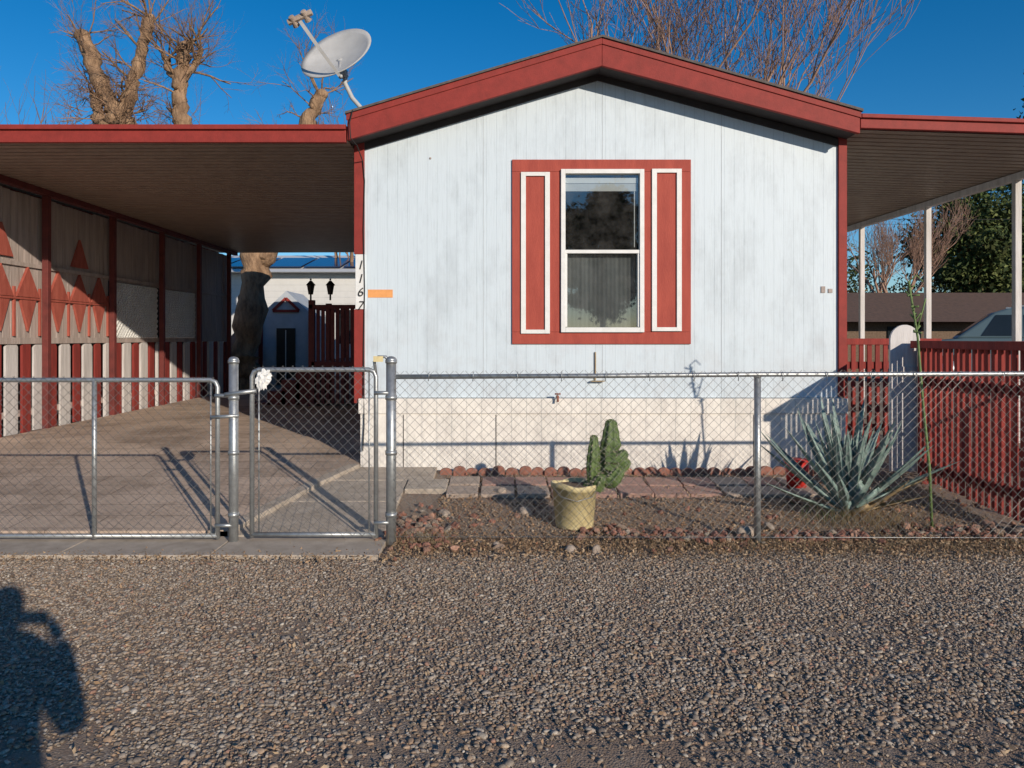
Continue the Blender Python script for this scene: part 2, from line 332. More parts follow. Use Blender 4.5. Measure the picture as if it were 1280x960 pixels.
dc=np.array([[.38,.25,.15],[.29,.19,.11],[.44,.32,.20],[.21,.135,.08]])
flakes('dry_leaf_litter',P,rng.uniform(.005,.016,len(P)),dc[rng.choice(4,len(P))],M['leafm'])
# ------------------------------------------------------------------ driveway & paths
def slab(mb,x0,x1,y0,y1,t=.03):
    br=[y0]+[y for y in (5.7,9.1) if y0<y<y1]+[y1]
    for a,b in zip(br,br[1:]):
        za,zb=gz(0,a),gz(0,b)
        mb.add([(x0,a,za-.1),(x1,a,za-.1),(x1,b,zb-.1),(x0,b,zb-.1),(x0,a,za+t),(x1,a,za+t),(x1,b,zb+t),(x0,b,zb+t)],
               [(0,3,2,1),(4,5,6,7),(0,1,5,4),(1,2,6,5),(2,3,7,6),(3,0,4,7)])
d=MB()
rows=[(5.72,-2.0),(7.05,-1.66),(7.80,-1.40),(9.1,-1.40),(17.6,-1.40)]
vs=[];fs=[]
for (y,xr_) in rows:
    z=gz(0,y); t=.06
    vs+=[(-5.9,y,z+t),(xr_,y,z+t),(-5.9,y,z-.1),(xr_,y,z-.1)]
for i in range(len(rows)-1):
    a=i*4;b=a+4; fs+=[(a,a+1,b+1,b),(a+1,a+3,b+3,b+1),(a+2,a,b,b+2)]
fs.append((2,3,1,0)); d.add(vs,fs); d.build('driveway','paver')
d=MB()
for (ya,xa),(yb,xb) in zip(rows[:2],rows[1:3]):
    za,zb=gz(0,ya)+.064,gz(0,yb)+.064
    d.add([(xa-.10,ya,za-.1),(xa+.02,ya,za-.1),(xb+.02,yb,zb-.1),(xb-.10,yb,zb-.1),(xa-.10,ya,za),(xa+.02,ya,za),(xb+.02,yb,zb),(xb-.10,yb,zb)],[(0,3,2,1),(4,5,6,7),(0,1,5,4),(1,2,6,5),(2,3,7,6),(3,0,4,7)])
d.build('driveway_kerb','conc',bevel=.008)
d=MB()
for a,b in ((-6.6,-4.6),(-4.59,-3.0),(-2.99,-1.95),(-1.94,-.8)): slab(d,a,b,5.22,5.71,.022)
d.build('concrete_apron','conc',bevel=.008)
d=MB(); slab(d,-2.2,-.84,5.72,6.6,.026); slab(d,-2.2,-.84,6.61,7.3,.026); slab(d,-1.9,-.6,7.31,7.82,.028)
slab(d,-.83,-.45,6.95,7.30,.04)
d.build('front_walkway','conc',bevel=.008)
d=MB()
x=-.44
while x<2.75:
    w=random.uniform(.28,.31)
    for j in range(2):
        d.cm=0 if (random.random()<.65) else 1
        y0=6.84+j*.31+random.uniform(-.015,.015); z=gz(0,y0)+random.uniform(.018,.03)
        x0=x+random.uniform(-.01,.01); sk_=random.uniform(-.012,.012)
        d.add([(x0,y0,z-.07),(x0+w,y0+sk_,z-.07),(x0+w,y0+.28+sk_,z-.05),(x0,y0+.28,z-.05),(x0,y0,z),(x0+w,y0+sk_,z),(x0+w,y0+.28+sk_,z+.02),(x0,y0+.28,z+.02)],
              [(0,3,2,1),(4,5,6,7),(0,1,5,4),(1,2,6,5),(2,3,7,6),(3,0,4,7)])
    x+=w+.02
d.build('paver_path',['pink','greyp'],bevel=.006)
d=MB()
x=-.5
while x<3.4:
    r=.062; zz=.165+random.uniform(-.014,.01); poly=[(x-r,zz-.12),(x+r,zz-.12)]+[(x+r*math.cos(a),zz+.005+r*math.sin(a)*.7) for a in np.linspace(0,math.pi,8)]
    yy=7.62+random.uniform(-.025,.025); d.prism(poly[::-1],'y',yy,yy+.05); x+=random.uniform(.115,.14)
d.build('scalloped_brick_edging','brick',bevel=.006)
# ------------------------------------------------------------------ MOBILE HOME
H=root('mobile_home')
X0,X1=-1.35,3.53; XP=1.04; D=7.87; ZE=3.47; ZP=4.18; YB=23.0; ZS=HZ(497)
wx0,wx1,wz0,wz1=HX(702),HX(803),HZ(413),HZ(215)
def roofz(x): return ZE+(ZP-ZE)*(1-abs(x-XP)/((XP-X0) if x<XP else (X1-XP)))
w=MB()
w.prism([(X0,ZS),(wx0,ZS),(wx0,roofz(wx0)),(X0,roofz(X0))],'y',D,D+.12)
w.prism([(wx1,ZS),(X1,ZS),(X1,roofz(X1)),(wx1,roofz(wx1))],'y',D,D+.12)
w.prism([(wx0,ZS),(wx1,ZS),(wx1,wz0),(wx0,wz0)],'y',D,D+.12)
w.prism([(wx0,wz1),(wx1,wz1),(wx1,roofz(wx1)),(XP,roofz(XP)),(wx0,roofz(wx0))],'y',D,D+.12)
w.box(X0,X0+.12,D+.12,YB,ZS,ZE); w.box(X1-.12,X1,D+.12,YB,ZS,ZE)
w.prism([(X0,ZS),(X1,ZS),(X1,ZE),(XP,ZP),(X0,ZE)],'y',YB,YB+.1)
w.build('siding_wall','siding',H)
w=MB()
for xx in (X0+1.22,X0+2.44,X0+3.66):
    if not (wx0-.6<xx<wx1+.6): w.box(xx-.002,xx+.002,D-.0025,D-.0005,ZS,roofz(xx)-.02)
    else: 
        w.box(xx-.002,xx+.002,D-.0025,D-.0005,ZS,HZ(431)); w.box(xx-.002,xx+.002,D-.0025,D-.0005,HZ(199),roofz(xx)-.02)
w.build('panel_seams','seam',H)
w=MB(); w.box(X0-.03,X1+.03,D-.05,D+.1,.02,ZS-.16); w.box(X0-.03,X0+.1,D+.1,YB,.02,ZS-.16); w.box(X1-.1,X1+.03,D+.1,YB,.02,ZS-.16)
w.build('skirting','skirt',H)
w=MB(); w.box(X0-.05,X1+.05,D-.065,D+.09,ZS-.16,ZS-.005)
w.build('skirting_cap','skirt',H,bevel=.006)
w=MB()
for u in (620,505,940): w.box(HX(u)-.004,HX(u)+.004,D-.054,D-.049,.1,ZS-.17)
w.build('skirting_seam','soffit',H)
w=MB(); w.box(X0-.1,X0+.005,D-.03,D+.1,HZ(318),3.5); w.box(X0-.1,X0+.005,D-.03,D+.1,HZ(500)-.03,HZ(387)); w.box(X1-.03,X1+.055,D-.03,D+.1,ZS+.01,3.55)
w.build('corner_trim','red',H,bevel=.004)
w=MB(); w.box(X0-.085,X0+.008,D-.035,D+.09,HZ(387)+.003,HZ(318)-.003); w.build('house_number_board','white',H,bevel=.003)
for i,ch in enumerate('1167'):
    cu=bpy.data.curves.new('digit','FONT'); cu.body=ch; cu.size=.13; cu.extrude=.002; cu.align_x='CENTER'; cu.shear=.25
    o=bpy.data.objects.new('house_digit_%d'%(i+1),cu); COL.objects.link(o); o.parent=H; cu.materials.append(M['black'])
    o.location=(X0-.038,D-.04,HZ(337)-i*.138); o.rotation_euler=(math.pi/2,0,0)
w=MB(); w.box(HX(460),HX(491),D-.004,D+.01,HZ(372),HZ(362)); w.build('orange_sticker','orange',H)
OY0,OY1=7.54,7.585
w=MB(); xl,xr=-1.46,3.575; zl,zr,zp=3.44,3.505,4.17; th=.265
w.prism([(xl,zl),(XP,zp),(XP,zp+th-.01),(xl,zl+.245)],'y',OY0,OY1); w.prism([(XP+.002,zp),(xr,zr),(xr,zr+.2),(XP+.002,zp+th-.01)],'y',OY0,OY1)
w.prism([(xl-.01,zl+.19),(XP,zp+th-.055),(XP,zp+th+.005),(xl-.01,zl+.25)],'y',OY0-.012,OY0-.001); w.prism([(XP+.001,zp+th-.055),(xr+.01,zr+.15),(xr+.01,zr+.21),(XP+.001,zp+th+.005)],'y',OY0-.012,OY0-.001)
w.build('gable_fascia','red',H,bevel=.004)
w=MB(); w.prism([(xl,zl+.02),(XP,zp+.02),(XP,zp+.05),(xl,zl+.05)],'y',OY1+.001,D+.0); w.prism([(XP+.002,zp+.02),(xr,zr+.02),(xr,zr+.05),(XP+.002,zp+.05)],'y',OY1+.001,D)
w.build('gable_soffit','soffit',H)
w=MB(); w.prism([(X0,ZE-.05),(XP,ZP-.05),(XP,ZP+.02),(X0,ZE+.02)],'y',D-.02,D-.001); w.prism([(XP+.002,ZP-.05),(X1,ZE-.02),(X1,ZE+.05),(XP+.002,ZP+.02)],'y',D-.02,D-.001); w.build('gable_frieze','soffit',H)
w=MB(); w.prism([(xl-.02,zl+.25),(XP,zp+th+.008),(XP,zp+th+.03),(xl-.02,zl+.272)],'y',OY0-.03,YB+.3); w.prism([(XP+.001,zp+th+.008),(xr+.02,zr+.21),(xr+.02,zr+.235),(XP+.001,zp+th+.03)],'y',OY0-.03,YB+.3)
w.box(XP-.1,XP+.12,7.75,8.1,zp+th,zp+th+.075)
w.build('shingle_roof','rooftop',H)
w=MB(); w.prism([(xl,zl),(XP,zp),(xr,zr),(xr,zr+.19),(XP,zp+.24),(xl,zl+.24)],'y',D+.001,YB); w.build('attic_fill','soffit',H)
yw=D-.022
w=MB()
a0,a1,b0,b1=HX(640),HX(863),HZ(430),HZ(200)
w.box(a0,a1,yw,D,HZ(215)+.0,b1); w.box(a0,a1,yw,D,b0,HZ(415)-.0)
w.box(a0,HX(700),yw,D,HZ(415)+.001,HZ(215)-.001); w.box(HX(804),a1,yw,D,HZ(415)+.001,HZ(215)-.001)
w.build('window_surround','redwin',H,bevel=.003)
for nm,(u0,u1,v0,v1) in {'left':(651,687,216,417),'right':(814,851,212,414)}.items():
    s=MB(); x0,x1,z0,z1=HX(u0),HX(u1),HZ(v1),HZ(v0); t=.05; yy=yw-.02
    s.box(x0,x0+t,yy,yw-.001,z0,z1); s.box(x1-t,x1,yy,yw-.001,z0,z1); s.box(x0+t,x1-t,yy,yw-.001,z0,z0+t*.8); s.box(x0+t,x1-t,yy,yw-.001,z1-t*.8,z1)
    s.build('shutter_frame','white',H,bevel=.002)
w=MB(); t=.035; yy=yw-.03
w.box(wx0-.01,wx0+t,yy,D+.05,wz0-.02,wz1+.02); w.box(wx1-t,wx1+.01,yy,D+.05,wz0-.02,wz1+.02)
w.box(wx0+t,wx1-t,yy,D+.05,wz0-.02,wz0+t-.005); w.box(wx0+t,wx1-t,yy,D+.05,wz1-t+.01,wz1+.02)
zm=HZ(315); w.box(wx0+t,wx1-t,yy+.01,D+.045,zm-.018,zm+.018)
w.box(wx0+t,wx0+t+.02,yy+.015,D+.04,wz0+t,zm-.018); w.box(wx1-t-.02,wx1-t,yy+.015,D+.04,wz0+t,zm-.018)
w.build('window_frame','white',H,bevel=.003)
w=MB(); gy=D-.005; w.add([(wx0+.03,gy,wz0+.02),(wx1-.03,gy,wz0+.02),(wx1-.03,gy,wz1-.02),(wx0+.03,gy,wz1-.02)],[(0,1,2,3)]); w.build('window_glass','glass',H)
w=MB(); w.box(wx0+.036,wx1-.045,D+.004,D+.045,wz1-.115,wz1-.06)
for i in range(7): w.box(wx0+.04,wx1-.05,D+.006,D+.04,wz1-.195+i*.011,wz1-.187+i*.011)
w.box(wx1-.085,wx1-.078,D+.004,D+.01,zm+.05,wz1-.19)
w.build('window_blind','blind',H)
w=MB(); vs=[];fs=[]; nn=90
for i in range(nn+1):
    x=wx0+(wx1-wx0)*i/nn; y=D+.06+.003*math.sin(i*1.3)+.002*math.sin(i*.7)
    vs+=[(x,y,wz0),(x,y,zm-.01)]
fs=[(2*i,2*i+2,2*i+3,2*i+1) for i in range(nn)]; w.smooth=True; w.add(vs,fs); w.build('privacy_film','curtain',H)
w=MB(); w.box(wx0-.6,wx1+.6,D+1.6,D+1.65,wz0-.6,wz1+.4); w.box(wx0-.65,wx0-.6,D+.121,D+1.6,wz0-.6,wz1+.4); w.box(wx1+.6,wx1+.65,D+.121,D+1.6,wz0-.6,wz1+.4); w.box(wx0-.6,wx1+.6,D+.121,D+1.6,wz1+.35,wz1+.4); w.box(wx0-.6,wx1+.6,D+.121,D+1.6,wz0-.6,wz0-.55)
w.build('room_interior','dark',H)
w=MB(); w.smooth=True; x,z=HX(696),HZ(495)
w.tube([(x,D-.06,z),(x,D-.13,z)],.016); w.tube([(x,D-.12,z),(x,D-.13,z-.05)],.012); w.tube([(x-.03,D-.12,z+.03),(x+.03,D-.12,z+.03)],.008); w.tube([(x,D-.12,z),(x,D-.12,z+.03)],.007)
w.build('hose_spigot','brick',H)
w=MB(); x=HX(744); w.box(x-.006,x+.006,D-.02,D-.001,HZ(475),HZ(440)); w.box(x-.07,x+.03,D-.05,D-.001,HZ(470)-.008,HZ(470)+.004); w.box(x-.05,x+.09,D-.06,D-.021,HZ(476)-.006,HZ(476)+.004)
w.build('rusty_wall_bracket','agdry',H)
w=MB(); w.smooth=True; xx=X0-.02
w.tube([(-1.40,7.5,3.72),(-1.43,7.5,3.6),(-1.42,7.5,3.45),(-1.36,7.52,3.38),(xx+.01,D-.04,3.3),(xx+.03,D-.04,3.1),(xx+.018,D-.04,2.6),(xx+.03,D-.04,2.0),(xx+.02,D-.04,1.4),(xx+.03,D-.07,.6),(xx+.02,D-.09,.35)],.006,6)
w.build('antenna_cable','cable',H)
w=MB(); w.box(HX(1026),HX(1031),D-.01,D,HZ(366),HZ(358)); w.box(HX(1035),HX(1040),D-.01,D,HZ(366),HZ(361)); w.ball((HX(538),D-.003,HZ(198)),.012,8,4); w.build('wall_clips','greywood',H)
# ------------------------------------------------------------------ carport roof left
C=root('carport')
def deckroof(parent,x0,x1,y0,y1,z0,z1):
    w=MB(); pitch=.15; y=y0; prof=[]
    while y<y1-.001:
        for a,b in ((0,0),(.105,0),(.117,.028),(.136,.028),(.148,0)): prof.append((y+a,b))
        y+=pitch
    vs=[]
    for (yy,dz) in prof: vs+=[(x0,yy,z0+dz),(x1,yy,z1+dz)]
    fs=[(2*i,2*i+1,2*i+3,2*i+2) for i in range(len(prof)-1)]
    w.add(vs,fs); w.build('roof_pan','deck',parent)
    w=MB(); w.add([(x0,y0,z0+.1),(x1,y0,z1+.1),(x1,y1,z1+.1),(x0,y1,z0+.1),(x0,y0,z0+.14),(x1,y0,z1+.14),(x1,y1,z1+.14),(x0,y1,z0+.14)],[(0,3,2,1),(4,5,6,7),(0,1,5,4),(1,2,6,5),(2,3,7,6),(3,0,4,7)])
    w.build('roof_sheet','rooftop',parent)
deckroof(C,-6.3,-1.47,7.60,17.4,3.43,3.45)
w=MB(); 
w.box(-6.4,-1.475,7.55,7.60,3.42,3.54); w.box(-6.4,-1.475,7.52,7.60,3.542,3.59); w.box(-6.4,-6.32,7.6,17.4,3.40,3.58)
w.build('roof_fascia','red',C,bevel=.006)
w=MB(); w.box(-5.95,-5.85,7.7,17.4,3.36,3.43); w.build('side_beam','darkred',C)
w=MB()
for y in (8.35,10.1,11.85,13.6,15.3,17.0): w.box(-5.95,-5.87,y-.04,y+.04,.2,3.36)
w.build('support_post','darkred',C,bevel=.005)
Wl=root('decorated_carport_fence')
w=MB(); y=7.5
while y<17.1:
    ww=random.uniform(.13,.15); w.box(-6.02+random.uniform(-.006,.006),-5.995,y,y+ww-.012,1.46 if y<11.8 or y>15.2 else 2.38,3.34+random.uniform(-.02,.0)); y+=ww
w.build('upper_boards','greywood',Wl)
w=MB()
w.box(-6.05,-5.98,7.5,17.1,1.42,1.50); w.box(-6.08,-6.03,7.5,17.1,.5,.58); w.box(-5.99,-5.965,7.5,17.1,2.40,2.45)
w.build('rails','greywood',Wl)
w=MB(); y=6.35; k=0
while y<17.0:
    if k%2==0: w.cm=0; ww=.24
    else: w.cm=1; ww=.17
    t=1.44+random.uniform(-.03,.02); zb=gz(0,y)+.03+random.uniform(0,.02)
    w.prism([(y,zb),(y+ww,zb),(y+ww,t-.05),(y+ww-.04,t),(y+.04,t),(y,t-.05)],'x',-6.02+random.uniform(-.01,.0),-5.99+random.uniform(-.01,.01))
    y+=ww+.10+random.uniform(-.02,.02); k+=1
w.build('pickets',['whitewood','redwood'],Wl)
w=MB(); w.box(-6.9,-6.88,6,17.1,.2,3.2); w.build('dark_gap_sheet','soffit',Wl)  # dark sheet added behind the fence so its gaps show darkness
w=MB()
for y0 in (8.42,10.18):
    for i in range(3):
        yc=y0+.29+i*.54
        w.prism([(yc-.24,2.015),(yc+.24,2.015),(yc,2.40)],'x',-5.99,-5.955)       # upright triangle
        w.prism([(yc+.16,1.975),(yc-.16,1.975),(yc,1.58)],'x',-5.99,-5.957)       # hanging triangle
        w.box(-5.99,-5.962,yc+.255,yc+.285,1.52,2.14)
    w.box(-5.99,-5.95,y0+.02,y0+1.60,1.982,2.008)
for i in range(2):
    yc=7.6+i*.5; w.prism([(yc-.2,2.02),(yc+.2,2.02),(yc,2.4)],'x',-5.99,-5.955); w.prism([(yc+.16,1.97),(yc-.16,1.97),(yc,1.58)],'x',-5.99,-5.957)
for y in (9.05,10.8): 
    w.prism([(y,2.50),(y+.44,2.50),(y+.22,2.90)],'x',-5.99,-5.96)
w.build('triangle_ornaments','redfade',Wl)
w=MB(); 
for (ya,yb) in ((11.93,13.53),(13.68,15.22)):
    za,zb=1.50,2.36; sp=.09; 
    for fam in (1,-1):
        c=-(zb-za) 
        while c<(yb-ya)+(zb-za):
            if fam==1: p0=(ya+c,za); p1=(ya+c+(zb-za),zb)
            else: p0=(ya+c,zb); p1=(ya+c+(zb-za),za)
            t0=max(0,(ya-p0[0])/(zb-za)); t1=min(1,(yb-p0[0])/(zb-za))
            if t1>t0:
                q0=(p0[0]+(p1[0]-p0[0])*t0,p0[1]+(p1[1]-p0[1])*t0); q1=(p0[0]+(p1[0]-p0[0])*t1,p0[1]+(p1[1]-p0[1])*t1)
                xx=-5.972 if fam==1 else -5.980
                w.tube([(xx,q0[0],q0[1]),(xx,q1[0],q1[1])],.02,4)
            c+=sp
w.build('lattice','white',Wl)
# ------------------------------------------------------------------ right awning
A=root('patio_awning')
deckroof(A,3.60,6.3,7.62,17.6,3.56,3.47)
w=MB(); w.prism([(3.59,3.565),(6.35,3.475),(6.35,3.60),(3.59,3.69)],'y',7.56,7.615); w.prism([(3.59,3.66),(6.37,3.57),(6.37,3.61),(3.59,3.70)],'y',7.53,7.559); w.build('awning_fascia','red',A,bevel=.005)
w=MB(); w.box(6.2,6.28,7.62,17.6,3.38,3.465); w.box(6.302,6.34,7.62,17.6,3.42,3.56)
for y in (7.75,9.2,11.1,13.1,15.1,17.1): w.box(6.2,6.275,y-.035,y+.035,.1,3.38)
w.build('white_posts','whitewood',A,bevel=.004)
# ------------------------------------------------------------------ chain link
def chain(parent,x0,x1,z0,z1,y,name='chain_link_mesh',p=.072,r=.0015):
    w=MB(); Hh=z1-z0
    for fam in (1,-1):
        c=x0-Hh
        while c<x1:
            if fam==1: f=lambda t:(c+t,z0+t)
            else: f=lambda t:(c+t,z1-t)
            t0=max(0,x0-c); t1=min(Hh,x1-c)
            if t1-t0>.004:
                yy=y+.0012*fam; k=max(1,int((t1-t0)/.2)); pts=[]
                for q in range(k+1):
                    t=t0+(t1-t0)*q/k; pp=f(t); bz_=.006*math.sin(pp[0]*2.1+1)*math.sin(pp[1]*5)
                    pts.append((pp[0]+bz_,yy+.008*math.sin(pp[0]*3+pp[1]*2),pp[1]+.004*math.sin(pp[0]*3.3)))
                w.tube(pts,r,4,False)
            c+=p
    w.build(name,'wire',parent)
YF=5.58
F=root('chain_link_fence')
x0=FX(493); x1=6.2
w=MB(); w.smooth=True
w.tube([(x0,YF,FZ(471)),(.9,YF+.004,FZ(469)-.004),(1.9,YF,FZ(468)),(3.0,YF+.003,FZ(467)-.005),(4.0,YF,FZ(467)),(x1,YF,FZ(467))],.0175,12)
w.tube([(FX(948),YF+.02,-.1),(FX(948),YF+.02,FZ(470))],.024,12); w.ball((FX(948),YF+.02,FZ(470)),.03,10,6)
w.tube([(4.65,YF+.02,-.1),(4.65,YF+.02,FZ(470))],.024,12); w.tube([(-5.9,YF+.02,-.1),(-5.9,YF+.02,FZ(470))],.03,12)
w.build('rail_and_posts','galv',F)
chain(F,x0,x1,.05,FZ(463),YF-.026)
w=MB(); w.smooth=True; w.tube([(x0,YF-.025,.06),(x1,YF-.025,.05)],.002,5); 
for i in range(22):
    x=x0+.25+i*.32; w.tube([(x,YF-.026,FZ(471)-.03),(x+.004,YF-.03,FZ(469)+.02),(x+.008,YF,FZ(469)+.025)],.003,5)
w.build('tension_wire','galv',F)
G=root('chain_link_gate_posts')
w=MB(); w.smooth=True
for u,r in ((292,.034),(489,.037)):
    x=FX(u); w.tube([(x,YF,-.1),(x,YF,FZ(452))],r,16); w.tube([(x,YF,FZ(454)),(x,YF,FZ(450))],r+.006,16); w.ball((x,YF,FZ(450)),r+.004,14,8,(1,1,.7))
    for z in (.2,.65,1.05): w.tube([(x,YF,z),(x,YF,z+.03)],r+.006,16)
w.build('posts','galv',G)
def gate(name,xa,xb,z0,z1,braces=()):
    R=root(name); w=MB(); w.smooth=True; r=.017; c=.05
    w.tube([(xa,YF,z0),(xa,YF,z1-c),(xa+c*.3,YF,z1-c*.3),(xa+c,YF,z1),(xb-c,YF,z1),(xb-c*.3,YF,z1-c*.3),(xb,YF,z1-c),(xb,YF,z0)],r,12)
    w.tube([(xa,YF,z0+.02),(xb,YF,z0+.02)],r,12)
    for b in braces: w.tube([(b,YF+.0,z0),(b,YF,z1)],r*1.05,12)
    w.tube([(xa+.05,YF+.001,z0+.02),(xa+.05,YF+.001,z1)],.006,8); w.tube([(xb-.05,YF+.001,z0+.02),(xb-.05,YF+.001,z1)],.006,8)
    w.build('gate_frame','galv',R); chain(R,xa+.02,xb-.02,z0+.01,z1+.025,YF-.018)
    return R
g1=gate('driveway_gate',-5.3,FX(272),.04,FZ(475),(FX(118),FX(0)-.6))
w=MB(); w.smooth=True
w.tube([(-5.4,YF,-.05),(-5.4,YF,1.35)],.034,14); 
for z in (.14,1.08): w.tube([(FX(270),YF-.02,z),(FX(292),YF-.02,z)],.014,8)
w.build('hinge','galv',g1)
g2=gate('walk_gate',FX(315),FX(470),.05,FZ(462))
w=MB(); w.smooth=True
w.tube([(FX(470),YF,FZ(470)),(FX(468),YF,FZ(452)),(FX(473),YF,FZ(446)),(FX(482),YF,FZ(446)),(FX(489),YF,FZ(455))],.012,8)
for z in (.16,1.1): w.tube([(FX(468),YF-.02,z),(FX(489),YF-.02,z)],.014,8)
w.tube([(FX(283),YF-.03,FZ(493)),(FX(322),YF-.03,FZ(488))],.016,8); w.tube([(FX(266),YF-.03,FZ(521)),(FX(300),YF-.03,FZ(519))],.013,8)
w.build('latch_and_hinges','galv',g2)
import bmesh
bm=bmesh.new(); bmesh.ops.create_icosphere(bm,subdivisions=4,radius=1)
for v in bm.verts:
    p=v.co.copy(); k=1+.45*mnoise.noise(p*2.3)+.3*mnoise.noise(p*5.5)
    v.co=Vector((p.x*.05*k,p.y*.028*k,p.z*(.09 if p.z<0 else .05)*k))+Vector((FX(331)+.012*p.z,YF-.035,FZ(471)))
me=bpy.data.meshes.new('cloth_rag'); bm.to_mesh(me); bm.free(); me.materials.append(M['white']); ob=bpy.data.objects.new('cloth_rag',me); COL.objects.link(ob)
w=MB(); w.box(FX(468),FX(480),YF-.05,YF-.04,FZ(452),FZ(445)); w.build('yellow_tag','bucket')
# ------------------------------------------------------------------ bucket & cactus
B=root('potted_cactus'); bx,by=.615,6.02; bz=gz(0,by)
w=MB(); w.smooth=True; n=28
rings=[(.0,.140),(.01,.147),(.30,.174),(.30,.184),(.335,.187),(.345,.183),(.345,.173),(.31,.169)]
vs=[];fs=[]
for z,r in rings:
    for k in range(n): a=2*math.pi*k/n; vs.append((bx+r*math.cos(a),by+r*math.sin(a),bz+z+ (0.010*math.sin(a*2+.5)+.006*math.sin(a*5) if z>.2 else 0)))
for i in range(len(rings)-1):
    for k in range(n): fs.append((i*n+k,i*n+(k+1)%n,(i+1)*n+(k+1)%n,(i+1)*n+k))
w.add(vs,fs); ob=w.build('bucket_body','bucket',B)
w=MB(); w.smooth=True; w.tube([(bx-.17,by-.08,bz+.31),(bx-.12,by-.16,bz+.26),(bx,by-.205,bz+.235),(bx+.12,by-.16,bz+.26),(bx+.17,by-.08,bz+.31)],.003,6); w.build('bucket_handle','galv',B)
w=MB(); w.add([(bx+.172*math.cos(2*math.pi*k/n),by+.172*math.sin(2*math.pi*k/n),bz+.315) for k in range(n)],[tuple(range(n))]); w.build('potting_soil','soil',B)
def ribbed(w,sp,pts,rad,ribs=8):
    pts=[Vector(p) for p in pts]; n=ribs*4; a=None; vs=[];fs=[]
    P=[];R=[]
    for i in range(len(pts)-1):
        for t in np.linspace(0,1,7)[:-1]: P.append(pts[i].lerp(pts[i+1],t)); R.append(rad[i]*(1-t)+rad[i+1]*t)
    P.append(pts[-1]);R.append(rad[-1])
    for t in (.5,.8,.95,1.0): P.append(pts[-1]+(pts[-1]-pts[-2]).normalized()*rad[-1]*t); R.append(rad[-1]*math.sqrt(max(0.0,1-t*t))+.001)
    for i,p in enumerate(P):
        dd=((P[min(i+1,len(P)-1)]-P[max(i-1,0)])).normalized()
        a=dd.orthogonal() if a is None else a-dd*a.dot(dd); a.normalize(); b=dd.cross(a)
        for k in range(n):
            th=2*math.pi*k/n; r=R[i]*(1+.17*math.cos(th*ribs)+.05*math.sin(i*1.8)); v=p+(a*math.cos(th)+b*math.sin(th))*r; vs.append(v)
            if k%4==0 and i%2==0 and i<len(P)-1:
                for q in range(4):
                    dr=((v-p).normalized()+Vector([random.uniform(-.7,.7) for _ in range(3)])).normalized()
                    sp.tube([v,v+dr*random.uniform(.012,.03)],[.0011,.0005],3,False)
    for i in range(len(P)-1):
        for k in range(n): fs.append((i*n+k,i*n+(k+1)%n,(i+1)*n+(k+1)%n,(i+1)*n+k))
    w.add(vs,fs)
w=MB(); w.smooth=True; sp=MB()
cz=bz+.28
ribbed(w,sp,[(bx+.10,by+.02,cz),(bx+.18,by+.03,cz+.13),(bx+.255,by+.03,cz+.25),(bx+.285,by+.03,cz+.36),(bx+.29,by+.03,cz+.51)],[.042,.052,.062,.072,.045],7)
ribbed(w,sp,[(bx+.14,by-.01,cz+.06),(bx+.135,by-.03,cz+.17),(bx+.145,by-.03,cz+.27),(bx+.148,by-.03,cz+.41)],[.034,.044,.048,.028],7)
ribbed(w,sp,[(bx+.24,by-.02,cz+.20),(bx+.33,by-.04,cz+.17),(bx+.385,by-.05,cz+.22)],[.05,.055,.046],7)
ribbed(w,sp,[(bx+.24,by-.04,cz+.25),(bx+.33,by-.06,cz+.25),(bx+.375,by-.06,cz+.29)],[.045,.046,.036],7)
ribbed(w,sp,[(bx+.20,by-.03,cz+.08),(bx+.29,by-.07,cz+.09),(bx+.33,by-.08,cz+.15)],[.045,.055,.045],7)
ribbed(w,sp,[(bx+.17,by-.05,cz+.02),(bx+.20,by-.08,cz+.10)],[.045,.042],7)
w.build('cactus_stems','cactus',B); sp.build('cactus_spines','spine',B)
# ------------------------------------------------------------------ agave
def agave(name,cx,cy,scale,nl,seed):
    random.seed(seed); w=MB(); w.smooth=True; z0=gz(0,cy)
    for i in range(nl):
        q=i/nl; az=i*2.39996+random.uniform(-.25,.25); el=math.radians(12+ 72*q**.8+random.uniform(-8,8)); L=scale*(.68+.32*math.sin(q*3.0))*random.uniform(.82,1.12)
        wd=.046*scale; seg=12; droop=random.uniform(-.4,.3)*(1-q)
        w.cm=1 if (q<.12 and random.random()<.7) else 0
        vs=[];p=Vector((cx,cy,z0+.04)); side=Vector((-math.sin(az),math.cos(az),0)); e=el; tw=random.uniform(-.25,.25)
        for s in range(seg+1):
            t=s/seg; e=el - droop*t*1.2 + (.15*t if q<.6 else 0)
            dr=Vector((math.cos(az+tw*t)*math.cos(e),math.sin(az+tw*t)*math.cos(e),math.sin(e)))
            if s: p=p+dr*(L/seg)
            up=side.cross(dr); up=up if up.z>0 or abs(up.z)<.01 else -up
            ww=wd*(.75+.9*t-.2*t*t)*(1-t**2.0)+.0012 if t<1 else .001
            th=.014*scale*(1-t)
            vs+=[p-side*ww+up*ww*.5,p-side*ww*.5+up*ww*.1,p,p+side*ww*.5+up*ww*.1,p+side*ww+up*ww*.5,p-up*(th+ww*.1)]
        fs=[]
        for s in range(seg):
            a=s*6;b=a+6
            for k in range(4): fs.append((a+k,a+k+1,b+k+1,b+k))
            fs.append((a+4,a+5,b+5,b+4)); fs.append((a+5,a,b,b+5))
        w.add(vs,fs)
    return w.build(name,['agave','agdry'])
agave('agave_plant',2.84,6.20,.97,50,3)
w=MB(); w.smooth=True; sx,sy=3.30,5.9
pts=[(sx+.05,sy,.02),(sx+.03,sy,.5),(sx-.02,sy,1.0),(sx-.06,sy,1.5),(sx-.13,sy,1.93),(sx-.07,sy,1.98),(sx-.02,sy,1.93)]
w.tube(pts,[.011,.011,.010,.009,.008,.006,.004],7)
